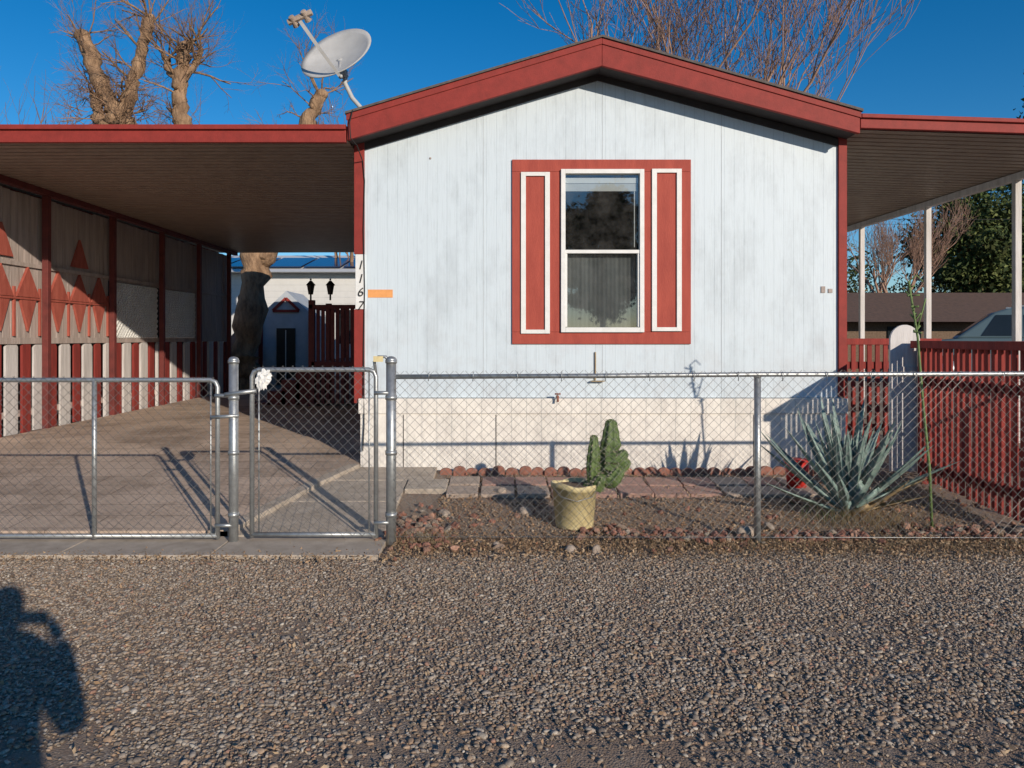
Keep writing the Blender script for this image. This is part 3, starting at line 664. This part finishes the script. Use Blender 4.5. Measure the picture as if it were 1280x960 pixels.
w.tube([(sx-.07,sy,1.55),(sx-.02,sy,1.72),(sx+.0,sy,1.8)],.006,5)
for i in range(34):
    t=random.uniform(0,1); p=Vector((sx-.06-.07*t,sy,1.5+.43*t)); q=p+Vector((random.uniform(-.05,.05),random.uniform(-.05,.05),random.uniform(-.02,.05)))
    w.tube([p,q],[.003,.007],5)
w.build('agave_flower_stalk','green')
def weeds(name,cx,cy,n,spread,h,m):
    w=MB()
    for i in range(n):
        x=cx+random.gauss(0,spread); y=cy+random.gauss(0,min(.12,spread*.6)); z=gz(0,y); hh=h*random.uniform(.4,1.2); lx,ly=random.uniform(-.5,.5)*hh,random.uniform(-.5,.5)*hh
        w.tube([(x,y,z),(x+lx*.4,y+ly*.4,z+hh*.6),(x+lx,y+ly,z+hh)],[.002,.0015,.0006],3,False)
    w.build(name,m)
weeds('dry_weeds',2.9,6.05,300,.24,.15,'agdry'); weeds('dry_weeds',-.55,5.6,160,.12,.09,'agdry'); weeds('dry_weeds',2.3,5.5,1000,1.2,.05,'agdry'); weeds('green_weeds',2.75,6.2,60,.12,.12,'green')
w=MB(); w.smooth=True; w.tube([(2.78,7.1,.1),(2.78,7.1,.36)],[.08,.11],16); w.tube([(2.78,7.1,.36),(2.78,7.1,.375)],[.12,.12],16); w.build('red_bucket',mat('red_plastic',(.5,.03,.02),(.42,.02,.02),5,.5,0))
# ------------------------------------------------------------------ red slatted fence + white gate picket
R=root('red_slatted_fence')
w=MB()
def zg(y): return gz(0,y)
y=5.78
while y<7.32:
    w.box(4.03+random.uniform(-.004,.004),4.05,y,y+.045,zg(y)+.05+random.uniform(0,.015),1.40); y+=.085+random.uniform(-.004,.004)
w.box(4.05,4.09,5.75,7.35,.25,.33); w.box(4.05,4.09,5.75,7.35,1.05,1.13); w.box(3.98,4.10,5.72,7.38,1.40,1.47)
w.box(4.051,4.13,5.72,5.80,0,1.398); w.box(4.051,4.13,7.30,7.38,.05,1.398)
x=3.62
while x<4.95:
    w.box(x,x+.05,8.6,8.62,.25,1.42); x+=.09
w.box(3.6,4.98,8.62,8.66,.45,.53); w.box(3.6,4.98,8.62,8.66,1.15,1.23); w.box(3.6,4.98,8.58,8.68,1.42,1.49)
x=4.14
while x<6.3:
    w.box(x,x+.05,7.36,7.38,.2,1.40); x+=.09
w.box(4.14,6.3,7.382,7.42,.35,.43); w.box(4.14,6.3,7.382,7.42,1.1,1.18); w.box(4.14,6.3,7.34,7.44,1.402,1.465)
w.build('slats_and_rails','redwood',R,bevel=.003)
w=MB(); xc=3.97; r=.145; zz=1.48
w.prism([(xc-r,.2),(xc+r,.2)]+[(xc+r*math.cos(a),zz+r*math.sin(a)) for a in np.linspace(0,math.pi,12)],'y',7.45,7.48)
w.box(xc-.06,xc+.2,7.44,7.449,1.16,1.22); w.build('white_rounded_gate_board','whitewood',bevel=.004)
# ------------------------------------------------------------------ satellite dish
Ds=root('satellite_dish'); c=Vector((-1.66,7.95,4.45)); nrm=Vector((-.30,-.82,.49)).normalized()
u=nrm.cross(Vector((0,0,1))).normalized(); v=u.cross(nrm).normalized()
if v.z<0: v=-v
ca,sa=math.cos(math.radians(24)),math.sin(math.radians(24))
u=u if u.x>0 else -u
u,v=(u*ca+v*sa),(v*ca-u*sa)
w=MB(); w.smooth=True; vs=[];fs=[];n=40;K=8
for thick in (0,1):
    for i in range(K+1):
        r=i/K
        for k in range(n):
            a=2*math.pi*k/n; vs.append(c+u*(.40*r*math.cos(a))+v*(.33*r*math.sin(a))+nrm*(.085*r*r-.085-.012*thick))
o=(K+1)*n
for i in range(K):
    for k in range(n):
        a=i*n+k;b=i*n+(k+1)%n; fs.append((a,b,b+n,a+n)); fs.append((a+o,a+n+o,b+n+o,b+o))
for k in range(n): a=K*n+k;b=K*n+(k+1)%n; fs.append((a,b,b+o,a+o))
w.add(vs,fs); w.build('reflector','dish',Ds)
lnb=Vector((-1.92,7.52,4.60)); low=c-v*.33-nrm*.01+Vector((-.02,0,0))
w=MB(); w.smooth=False; w.tube([low-nrm*.04,low+(lnb-low)*.5-v*.02,lnb],.022,4)
w.smooth=True; w.tube([c-nrm*.1,low-nrm*.06],.022,8)
mast=[(-1.33,8.0,3.66),(-1.36,8.0,3.84),(-1.50,8.02,4.0),(-1.58,8.04,4.16),(-1.58,8.06,4.3)]
w.tube(mast,.024,10); w.tube([(-1.36,8.0,3.86),(-1.25,8.15,3.74)],.012,6); w.tube([(-1.58,8.05,4.22),tuple(c-nrm*.09)],.035,8)
w.box(-1.42,-1.24,7.92,8.08,3.69,3.75)
w.build('mast_and_arm','dish',Ds)
w=MB(); w.smooth=True
for q in (-.07,0.06): 
    p=lnb+u*q+Vector((0,0,.03)); w.tube([p+nrm*.05,p-nrm*.03,p-nrm*.06],[.03,.03,.038],10)
w.smooth=False; w.tube([lnb+u*.13+Vector((0,0,.035)),lnb-u*.13+Vector((0,0,.035))],.032,6); w.build('receiver_head','greyp',Ds,bevel=.003)
# ------------------------------------------------------------------ trees
def grow(w,p,d,L,r,lev,maxlev,twig,spread=.6,upb=.15,nch=(2,4),n=5,rmin=0):
    seg=4; pts=[p.copy()]; q=p.copy(); dd=d.copy(); rr=[r]
    for i in range(seg):
        dd=(dd+Vector([random.gauss(0,.13) for _ in range(3)])+Vector((0,0,upb*.3))).normalized(); q=q+dd*L/seg; pts.append(q.copy()); rr.append(max(rmin,r*(1-.5*(i+1)/seg)))
    (w if r>.025 else twig).tube(pts,rr,n if r>.05 else 3 if r<.015 else 4,False)
    if lev>=maxlev: return
    for i in range(random.randint(*nch)):
        t=random.uniform(.35,1); k=min(seg,max(1,int(t*seg+.5))); b=pts[k]
        ax=Vector([random.gauss(0,1) for _ in range(3)]); ax=(ax-dd*ax.dot(dd)).normalized()
        nd=(dd*math.cos(spread)+ax*math.sin(spread)+Vector((0,0,upb))).normalized()
        grow(w,b,nd,L*random.uniform(.55,.8),max(rmin,rr[k]*random.uniform(.55,.75)),lev+1,maxlev,twig,spread,upb,nch,n,rmin)
def knobby(w,pts,rad,n=12):
    P=[Vector(p) for p in pts]; Q=[];R=[]
    for i in range(len(P)-1):
        for t in np.linspace(0,1,9)[:-1]:
            p=P[i].lerp(P[i+1],t); r=rad[i]*(1-t)+rad[i+1]*t
            Q.append(p+Vector([random.gauss(0,r*.13) for _ in range(3)])); R.append(r*random.uniform(.82,1.25))
    Q.append(P[-1]);R.append(rad[-1]); w.tube(Q,R,n)
    for q,r in zip(Q,R):
        if random.random()<.35:
            a=random.uniform(0,6.28); w.ball((q.x+math.cos(a)*r*.7,q.y+math.sin(a)*r*.7,q.z),r*random.uniform(.3,.55),7,5)
    return Q,R
random.seed(21)
T=lambda a,b,y=19:((a-620)*y/960,y,1.5+(422-b)*y/960)
TR=root('pollarded_tree'); w=MB(); w.smooth=True; tw=MB(); tw.smooth=True
Q,_=knobby(w,[T(300,489),T(305,440),T(322,330),T(300,230),T(235,190)],[.42,.33,.32,.36,.33])
limbs=[([T(300,230),T(235,190),T(226,150),T(224,110),T(232,58)],[.33,.3,.2,.18,.14]),
 ([T(235,190),T(170,185),T(150,150),T(128,110),T(103,45)],[.3,.3,.25,.21,.17]),
 ([T(150,150),T(165,110),T(178,60),T(188,22)],[.2,.17,.13,.10]),
 ([T(322,330),T(380,220),T(385,150),T(402,118)],[.3,.22,.17,.14]),
 ([T(226,105),T(210,85),T(205,70)],[.12,.09,.06]),([T(228,95),T(245,80),T(252,62)],[.1,.08,.05]),
 ([T(160,185),T(125,150),T(118,120)],[.22,.18,.1])]
for pts,rad in limbs:
    Q,R=knobby(w,pts,rad)
    for i,(q,r) in enumerate(zip(Q,R)):
        if q.z<6.0: continue
        frac=i/len(Q); k=3 if frac>.9 else (1 if random.random()<.55 else 0)
        for j in range(k):
            d=Vector((random.gauss(0,.8),random.gauss(0,.8),random.uniform(.1,1.1))).normalized()
            grow(w,q,d,random.uniform(.5,1.3),random.uniform(.018,.035),0,3,tw,.55,.1,(2,4))
    w.ball(tuple(Q[-1]),R[-1]*1.2,9,6,(1,1,.8))
for i in range(110):
    b=Vector(T(random.uniform(100,185),random.uniform(95,155))); grow(w,b,Vector((random.gauss(0,1),random.gauss(0,1),random.uniform(-.6,.6))).normalized(),random.uniform(.4,.9),.012,1,3,tw,.6,0,(2,3))
w.build('trunk_and_limbs','bark',TR); tw.build('twigs','twig',TR)
def baretree(name,base,height,spread,seed,mat_,lean=(0,0),lv=4,stems=5,r0=.09,tmat='twig',rmin=0,nch=(3,5)):
    random.seed(seed); R=root(name); w=MB(); w.smooth=True; t=MB(); t.smooth=True
    base=Vector(base)
    w.tube([base,base+Vector((0,0,1.2)),base+Vector((0,0,2.2))],[r0*2.6,r0*2.1,r0*1.9],8)
    for i in range(stems):
        az=2*math.pi*i/stems+random.uniform(-.4,.4); d=Vector((math.cos(az)*spread+lean[0],math.sin(az)*spread*.7,1)).normalized()
        grow(w,base+Vector((0,0,2.0+random.uniform(-.5,.2))),d,height*.5,r0*random.uniform(.8,1.1),0,lv,t,.40,.2,nch,7,rmin)
    w.build('trunk_and_limbs',mat_,R); t.build('twigs',tmat,R)
baretree('bare_tree',(5.6,20,.25),9.0,.24,5,'pinktwig',lean=(.0,0),r0=.12,tmat='pinktwig',stems=5,rmin=.007,lv=5,nch=(2,4))
baretree('bare_tree',(3.9,20,.25),10.4,.10,31,'pinktwig',lean=(-.03,0),r0=.13,tmat='pinktwig',stems=3,rmin=.007,lv=4,nch=(3,4))
baretree('bare_tree',(-5.0,27,.25),7.5,.4,9,'twig',r0=.09,stems=4,lv=3,rmin=.006)
baretree('bare_tree',(-14,24,.25),7.0,.5,11,'bark',r0=.12,stems=5,lv=3)
baretree('bare_tree',(17.0,33,.25),5.0,.6,13,'pinktwig',r0=.08,stems=6,lv=4,tmat='pinktwig',rmin=.006)
def leafy(name,cx,cy,z0,rx,ry,rz,nclump,nleaf,seed,col=((.055,.085,.025),(.03,.05,.018),(.09,.12,.04)),leaf=.09,trunk=.2):
    rr=np.random.default_rng(seed); random.seed(seed); R=root(name)
    w=MB(); w.smooth=True
    w.tube([(cx,cy,.1),(cx+.1,cy,z0-rz*.6),(cx,cy,z0)],[trunk,trunk*.75,trunk*.4],8)
    cl=[]
    for i in range(nclump):
        d=rr.normal(size=3); d/=np.linalg.norm(d); r=rr.uniform(.35,1)**.6
        c=np.array([cx,cy,z0])+d*r*np.array([rx,ry,rz])*rr.uniform(.8,1.12); cl.append(c)
        w.tube([(cx,cy,z0-rz*.4),tuple((c+np.array([cx,cy,z0-rz*.4]))/2+rr.normal(size=3)*.15),tuple(c)],[trunk*.3,.03,.012],4,False)
    w.build('trunk','bark',R)
    cl=np.array(cl); idx=rr.choice(nclump,nleaf); cr=rr.uniform(.25,.55,nclump)*min(rx,rz)*.42
    g=rr.normal(size=(nleaf,3)); P=cl[idx]+g*cr[idx][:,None]*np.array([1,1,.75])
    shade=rr.uniform(.6,1.35,nclump)[idx][:,None]; C=np.array(col)[rr.choice(len(col),nleaf)]*shade
    flakes('foliage',P,rr.uniform(leaf*.6,leaf*1.3,nleaf),C,M['leafm'],R,0)
leafy('leafy_tree',22.7,36,5.6,2.7,2.4,2.6,60,22000,4,leaf=.12,col=((.075,.105,.03),(.04,.06,.02),(.12,.14,.045)))
leafy('leafy_tree',27.3,38,6.5,3.2,3,4.0,60,20000,8,leaf=.13)
leafy('leafy_tree',15.1,20,7.3,1.3,1.5,1.6,30,9000,12,leaf=.08)
leafy('shade_tree',6.3,-30,6.4,2.3,3,4.2,70,30000,15,leaf=.16)
rr=np.random.default_rng(3); n=45000; 
X=rr.uniform(-120,160,900); cY=rr.uniform(55,95,900); cH=rr.uniform(.5,4.2,900)
idx=rr.choice(900,n); P=np.stack([X[idx],cY[idx],cH[idx]],1)+rr.normal(size=(n,3))*np.array([1.2,1.2,.8]); P[:,2]=np.abs(P[:,2])
C=np.array([[.06,.075,.03],[.10,.085,.05],[.14,.11,.07]])[rr.choice(3,900)][idx]*rr.uniform(.6,1.3,(n,1))
flakes('distant_tree_belt',P,rr.uniform(.2,.45,n),C,M['leafm'],None,0)
n=22000; X=rr.uniform(15,30,90); Y=rr.uniform(35.5,39,90); Hh=rr.uniform(1.2,5.4,90)*rr.uniform(.5,1,90); idx=rr.choice(90,n)
P=np.stack([X[idx],Y[idx],Hh[idx]],1)+rr.normal(size=(n,3))*np.array([.5,.5,.4]); C=np.array([[.09,.11,.035],[.15,.13,.06]])[rr.choice(2,90)][idx]*rr.uniform(.6,1.3,(n,1))
flakes('hedge',P,rr.uniform(.06,.13,n),C,M['leafm'],None,0)
# ------------------------------------------------------------------ porch & backyard left
Pd=root('side_porch'); w=MB()
w.box(-3.2,-1.5,13.3,16.2,1.0,1.08)
for y in (13.35,14.7,16.1): w.box(-3.25,-3.15,y-.05,y+.05,.25,2.15)
for x in (-2.3,-1.6): w.box(x-.05,x+.05,13.3,13.4,.25,2.1)
w.box(-3.25,-1.5,13.31,13.37,2.0,2.07); w.box(-3.24,-3.18,13.3,16.1,2.0,2.07)
x=-3.12
while x<-1.6: w.box(x,x+.06,13.33,13.355,.35,2.0); x+=.085
for i in range(4): w.box(-3.55-.25*i,-3.26-.25*i+.03,13.6,14.6,.25+0,.95-.2*i)
w.build('porch_frame','darkred',Pd)
w=MB(); w.smooth=False
for (x,y,zb) in ((-3.22,13.35,2.15),(-2.88,13.35,2.15)):
    w.tube([(x,y,zb),(x,y,zb+.1)],.018,6); w.tube([(x,y,zb+.1),(x,y,zb+.26)],[.045,.075],6); w.tube([(x,y,zb+.26),(x,y,zb+.34)],[.095,.02],6); w.ball((x,y,zb+.36),.018,6,4)
w.build('porch_lantern','black',Pd)
Ng=root('neighbour_house'); w=MB(); w.box(-14,-1,25,33,.25,3.6); w.build('walls','hwall',Ng)
w=MB(); w.prism([(24.5,3.6),(33.5,3.6),(29,4.6)],'x',-14.3,-.7); w.build('roof','white',Ng)
w=MB(); 
for i in range(6):
    x=-10.2+i*1.3
    w.add([(x,25.2,3.80),(x+1.2,25.2,3.80),(x+1.2,27.5,4.3),(x,27.5,4.3),(x,25.2,3.84),(x+1.2,25.2,3.84),(x+1.2,27.5,4.36),(x,27.5,4.36)],[(0,3,2,1),(4,5,6,7),(0,1,5,4),(1,2,6,5),(2,3,7,6),(3,0,4,7)])
w.build('solar_panels','solar',Ng)
w=MB(); w.box(-7.6,-6.7,24.96,25,1.3,2.4); w.box(-5.2,-4.2,24.96,25,1.3,2.4); w.build('windows','carglass',Ng)
Sh=root('garden_shed'); w=MB(); w.box(-6.3,-4.9,20.5,22.3,.25,2.1); w.prism([(-6.3,2.1),(-4.9,2.1),(-5.6,2.75)],'y',20.5,22.3); w.build('shed_walls','bluewall',Sh)
w=MB(); 
def bar(w,a,b,y0,y1,t):
    a=Vector(a);b=Vector(b);d=(b-a).normalized();n=Vector((-d.y,d.x))*t; w.prism([tuple(a-n),tuple(b-n),tuple(b+n),tuple(a+n)],'y',y0,y1)
bar(w,(-5.95,2.22),(-5.6,2.55),20.45,20.49,.035); bar(w,(-5.25,2.22),(-5.6,2.55),20.45,20.489,.035); bar(w,(-5.95,2.21),(-5.25,2.21),20.45,20.487,.035)
w.box(-6.32,-6.22,20.44,20.49,.25,2.05); w.box(-4.98,-4.88,20.44,20.49,.25,2.05)
w.build('red_trim','red',Sh); w=MB(); w.box(-5.85,-5.35,20.46,20.5,.25,1.75); w.build('door','black',Sh)
w=MB(); w.box(-5.6-.01,-5.6+.01,20.45,20.459,.3,1.7); w.build('door_trim','white',Sh)
w=MB(); w.box(-6.9,-6.32,19.8,21,.25,1.35); w.prism([(-7.0,1.35),(-6.25,1.35),(-6.62,1.75)],'y',19.75,21.05); w.build('doghouse','pink',bevel=.01)
w=MB(); x=-16
while x<-6.4: w.box(x,x+.14,18.4,18.43,.25,1.7+.05*random.random()); x+=.155
w.build('wood_yard_fence','greywood')
Nl=root('neighbour_trailer'); w=MB(); w.box(-14,-10,8,20,.25,3.3); w.build('walls','hwall',Nl); w=MB(); w.box(-14.2,-9.8,7.8,20.2,3.302,3.5); w.build('roof','rooftop',Nl)
# ------------------------------------------------------------------ right background building + cars
Bg=root('brown_roof_house'); w=MB(); w.box(9.5,30,27.5,34,.25,2.2); w.build('walls','soil',Bg)
w=MB(); w.prism([(26.6,2.05),(34.5,2.15),(30.8,3.3)],'x',9,30.5); w.build('roof','brownroof',Bg)
w=MB(); 
for x in (11,14,17,20): w.box(x,x+1.2,27.45,27.5,1.1,1.9)
w.build('windows','carglass',Bg)
def car(name,cx,cy,z,paint,length=4.6,rot=0,sc=1.0):
    R=root(name); R.location=(cx,cy,z); R.rotation_euler=(0,0,rot); R.scale=(sc,sc,sc)
    w=MB(); Lh=length/2; wd=.88
    body=[(-Lh,.35),(-Lh+.02,.75),(-Lh+.1,.93),(-Lh+1.15,1.05),(Lh-.15,1.05),(Lh,.9),(Lh,.4),(Lh-.2,.28),(-Lh+.2,.28)]
    w.prism(body,'y',-wd,wd); ob=w.build('body',paint,R,bevel=.06,seg=3)
    w=MB(); roof=[(-Lh+1.0,1.04),(-Lh+1.75,1.62),(-Lh+2.0,1.70),(Lh-.7,1.70),(Lh-.5,1.65),(Lh-.2,1.04)]
    vs=[];n=len(roof)
    for y,k in ((-wd+.04,1),(wd-.04,1)):
        for (x,zz) in roof: vs.append((x,y*(1-.16*(zz-1.04)/.66),zz))
    w.add(vs,[tuple(range(n)),tuple(range(2*n-1,n-1,-1))]+[(i,i+n,(i+1)%n+n,(i+1)%n) for i in range(n)]); w.build('cabin',paint,R,bevel=.05,seg=3)
    w=MB()
    for s in (-1,1):
        for (xa,xb) in ((-Lh+1.5,-Lh+2.2),(-Lh+2.3,-Lh+3.1),(-Lh+3.2,Lh-.55)):
            def Y(zz): return s*((wd-.04)*(1-.16*(zz-1.04)/.66)+.012)
            sh=.28 if xa<-Lh+1.6 else 0
            q=[(xa,Y(1.1),1.1),(xb,Y(1.1),1.1),(xb,Y(1.56),1.56),(xa+sh,Y(1.56),1.56)]
            w.add(q,[(0,1,2,3) if s<0 else (3,2,1,0)])
    dx=.012
    w.add([(-Lh+1.1-dx,-.7,1.12),(-Lh+1.1-dx,.7,1.12),(-Lh+1.7-dx,.66,1.58),(-Lh+1.7-dx,-.66,1.58)],[(0,1,2,3)])
    w.add([(Lh-.23+dx,-.7,1.12),(Lh-.23+dx,.7,1.12),(Lh-.46+dx,.62,1.58),(Lh-.46+dx,-.62,1.58)],[(0,3,2,1)])
    w.build('windows','carglass',R)
    w=MB(); w.smooth=True
    for x in (-Lh+.9,Lh-.9):
        for s in (-1,1): w.tube([(x,s*.72,.34),(x,s*.9,.34)],.34,20)
    w.build('wheels','tire',R)
    w=MB(); w.smooth=True
    for x in (-Lh+.9,Lh-.9):
        for s in (-1,1): w.tube([(x,s*.88,.34),(x,s*.91,.34)],.2,14)
    w.smooth=False; w.box(-Lh+2.1,Lh-.8,-.62,-.58,1.74,1.77); w.box(-Lh+2.1,Lh-.8,.58,.62,1.74,1.77)
    w.build('hubs_and_roof_rack','galv',R)
    w=MB(); 
    for s in (-1,1): w.box(-Lh-.01,-Lh+.06,s*.7-.15,s*.7+.15,.68,.82); w.box(Lh-.05,Lh+.01,s*.74-.1,s*.74+.1,.7,.95)
    w.build('lamps','red',R)
car('parked_suv',13.9,20.6,.25,mat('teal_car_paint',(.10,.15,.17),(.085,.13,.15),1,.35,0,spec=.5),4.4,math.radians(-28),1.18)
car('parked_car',18.2,22.4,.25,mat('silver_car_paint',(.30,.31,.31),(.27,.28,.28),1,.35,0,spec=.5),4.5,math.radians(150),1.14)
# ------------------------------------------------------------------ utility poles and wires
U=root('utility_lines'); w=MB(); w.smooth=True
def wire(a,b,sag=.5,r=.012):
    a=Vector(a);b=Vector(b); w.tube([a.lerp(b,t)-Vector((0,0,sag*4*t*(1-t))) for t in np.linspace(0,1,14)],r,4,False)
wire((-60,46,16),(2,40,12.0),.8)
for dz in (0,.7): wire((6,45,10.2+dz),(60,45,9.4+dz),.8,.014)
wire((8,30,6.3),(45,36,8.0),.5,.012); wire((5,40,8.0),(60,38,7.0),.5,.012)
w.tube([(60,45,0),(60,45,11.5)],.15,8)
w.tube([(-60,46,0),(-60,46,16.5)],.15,8); w.build('wires_and_poles','cable',U)
# ------------------------------------------------------------------ photographer (stands behind the camera, casts the shadow)
Ph=root('photographer')
def skin(name,verts,edges,rad,m,parent,sub=2,rootv=0):
    me=bpy.data.meshes.new(name); me.from_pydata(verts,edges,[]); ob=bpy.data.objects.new(name,me); COL.objects.link(ob); ob.parent=parent
    sk=ob.modifiers.new('s','SKIN'); sk.use_smooth_shade=True
    for i,r in enumerate(rad):
        d=me.skin_vertices[0].data[i]; d.radius=(r,r) if not isinstance(r,tuple) else r; d.use_root=(i==rootv)
    sb=ob.modifiers.new('u','SUBSURF'); sb.levels=sub; sb.render_levels=sub; me.materials.append(M[m]); return ob
px,py=.07,-.40
V=[(px,py,.98),(px,py,1.14),(px,py,1.32),(px,py,1.46),(px,py+.01,1.57),
 (px-.20,py,1.45),(px-.25,py+.10,1.16),(px-.12,py+.34,1.40),
 (px+.19,py,1.45),(px+.25,py+.12,1.17),(px+.10,py+.34,1.40),
 (px-.10,py,.92),(px-.13,py+.03,.5),(px-.14,py,.1),(px-.15,py+.12,.04),
 (px+.10,py,.92),(px+.13,py+.03,.5),(px+.14,py,.1),(px+.15,py+.12,.04)]
E=[(0,1),(1,2),(2,3),(3,4),(3,5),(5,6),(6,7),(3,8),(8,9),(9,10),(0,11),(11,12),(12,13),(13,14),(0,15),(15,16),(16,17),(17,18)]
Rr=[(.20,.14),(.19,.14),(.20,.14),(.15,.12),.065,.08,.06,.040,.085,.065,.045,.11,.075,.05,.05,.11,.075,.05,.05]
skin('body',V,E,Rr,'cloth',Ph)
w=MB(); w.smooth=True; hc=(px,py+.03,1.68)
w.ball(hc,.1,20,14,(.8,.98,1.2)); w.ball((px,py+.13,1.665),.018,8,6,(.8,1,1.4))
for s in (-1,1): w.ball((px+s*.082,py+.02,1.67),.022,8,6,(.4,1,1.4)); w.ball((px+s*.032,py+.118,1.69),.012,8,6)
w.ball((px,py+.118,1.62),.022,8,5,(1.2,.4,.35)); w.build('head','skin',Ph)
w=MB(); w.smooth=True; w.ball((px,py+.005,1.705),.108,20,12,(.88,.98,1.08)); w.build('hair','hair',Ph)
w=MB(); w.box(-.07,.095,-.030,-.020,1.455,1.535); w.build('phone','black',Ph,bevel=.004)
for s,xw,edge in ((-1,px-.12,-.07),(1,px+.10,.095)):
    w0=Vector((xw,py+.34,1.40)); palm=Vector((edge+s*.02,-.055,1.47))
    V=[tuple(w0),tuple((w0+palm)/2),tuple(palm)]; E=[(0,1),(1,2)]; Rr=[.030,.036,.03]
    for i in range(4):
        L=(.07,.08,.075,.06)[i]; b=palm+Vector((0,0,.03-.018*i)); k=len(V)
        V+=[tuple(b+Vector((s*.012,.012,0))),tuple(b+Vector((s*.01,.012+L*.3,0))),tuple(b+Vector((-s*.012,.0+L*.42,0)))]
        E+=[(2,k),(k,k+1),(k+1,k+2)]; Rr+=[.009,.0085,.0075]
    V=[(a,min(b,-.016),c_) for a,b,c_ in V]
    k=len(V); V+=[(palm.x-s*.01,-.05,palm.z-.02),(palm.x-s*.03,-.042,palm.z-.005),(palm.x-s*.045,-.04,palm.z+.015)]; E+=[(2,k),(k,k+1),(k+1,k+2)]; Rr+=[.012,.011,.009]
    skin('hand',V,E,Rr,'skin',Ph,1)
# ------------------------------------------------------------------ light, sky, camera
EL=math.radians(17.2); AZ=math.radians(31)   # light travels toward (-sin AZ, cos AZ)
d=Vector((-math.sin(AZ)*math.cos(EL),math.cos(AZ)*math.cos(EL),-math.sin(EL)))
sl=bpy.data.lights.new('sun','SUN'); sl.energy=4.3; sl.angle=math.radians(.5); sl.color=(1,.875,.735)
so=bpy.data.objects.new('sun',sl); COL.objects.link(so); so.rotation_euler=d.to_track_quat('-Z','Y').to_euler(); so.location=(10,-20,12)
W=bpy.data.worlds.new('World'); S.world=W; W.use_nodes=True; nt=W.node_tree; bg=nt.nodes['Background']
sk=nt.nodes.new('ShaderNodeTexSky'); sk.sky_type='NISHITA'; sk.sun_disc=False; sk.sun_elevation=EL; sk.sun_rotation=math.radians(180)-AZ
sk.altitude=1100; sk.air_density=1.0; sk.dust_density=.3; sk.ozone_density=3.4
hs=nt.nodes.new('ShaderNodeHueSaturation'); hs.inputs['Saturation'].default_value=1.34; hs.inputs['Value'].default_value=.95
nt.links.new(sk.outputs[0],hs.inputs['Color']); nt.links.new(hs.outputs[0],bg.inputs[0]); bg.inputs[1].default_value=.12
cd=bpy.data.cameras.new('camera'); co=bpy.data.objects.new('camera',cd); COL.objects.link(co); co.location=(0,0,1.5); co.rotation_euler=(math.pi/2,0,0)
cd.sensor_width=36; cd.lens=27; cd.shift_x=20/1280; cd.shift_y=-58/1280; cd.clip_start=.005; cd.clip_end=3000
S.camera=co
S.view_settings.view_transform='Standard'; S.view_settings.look='None'; S.view_settings.exposure=0
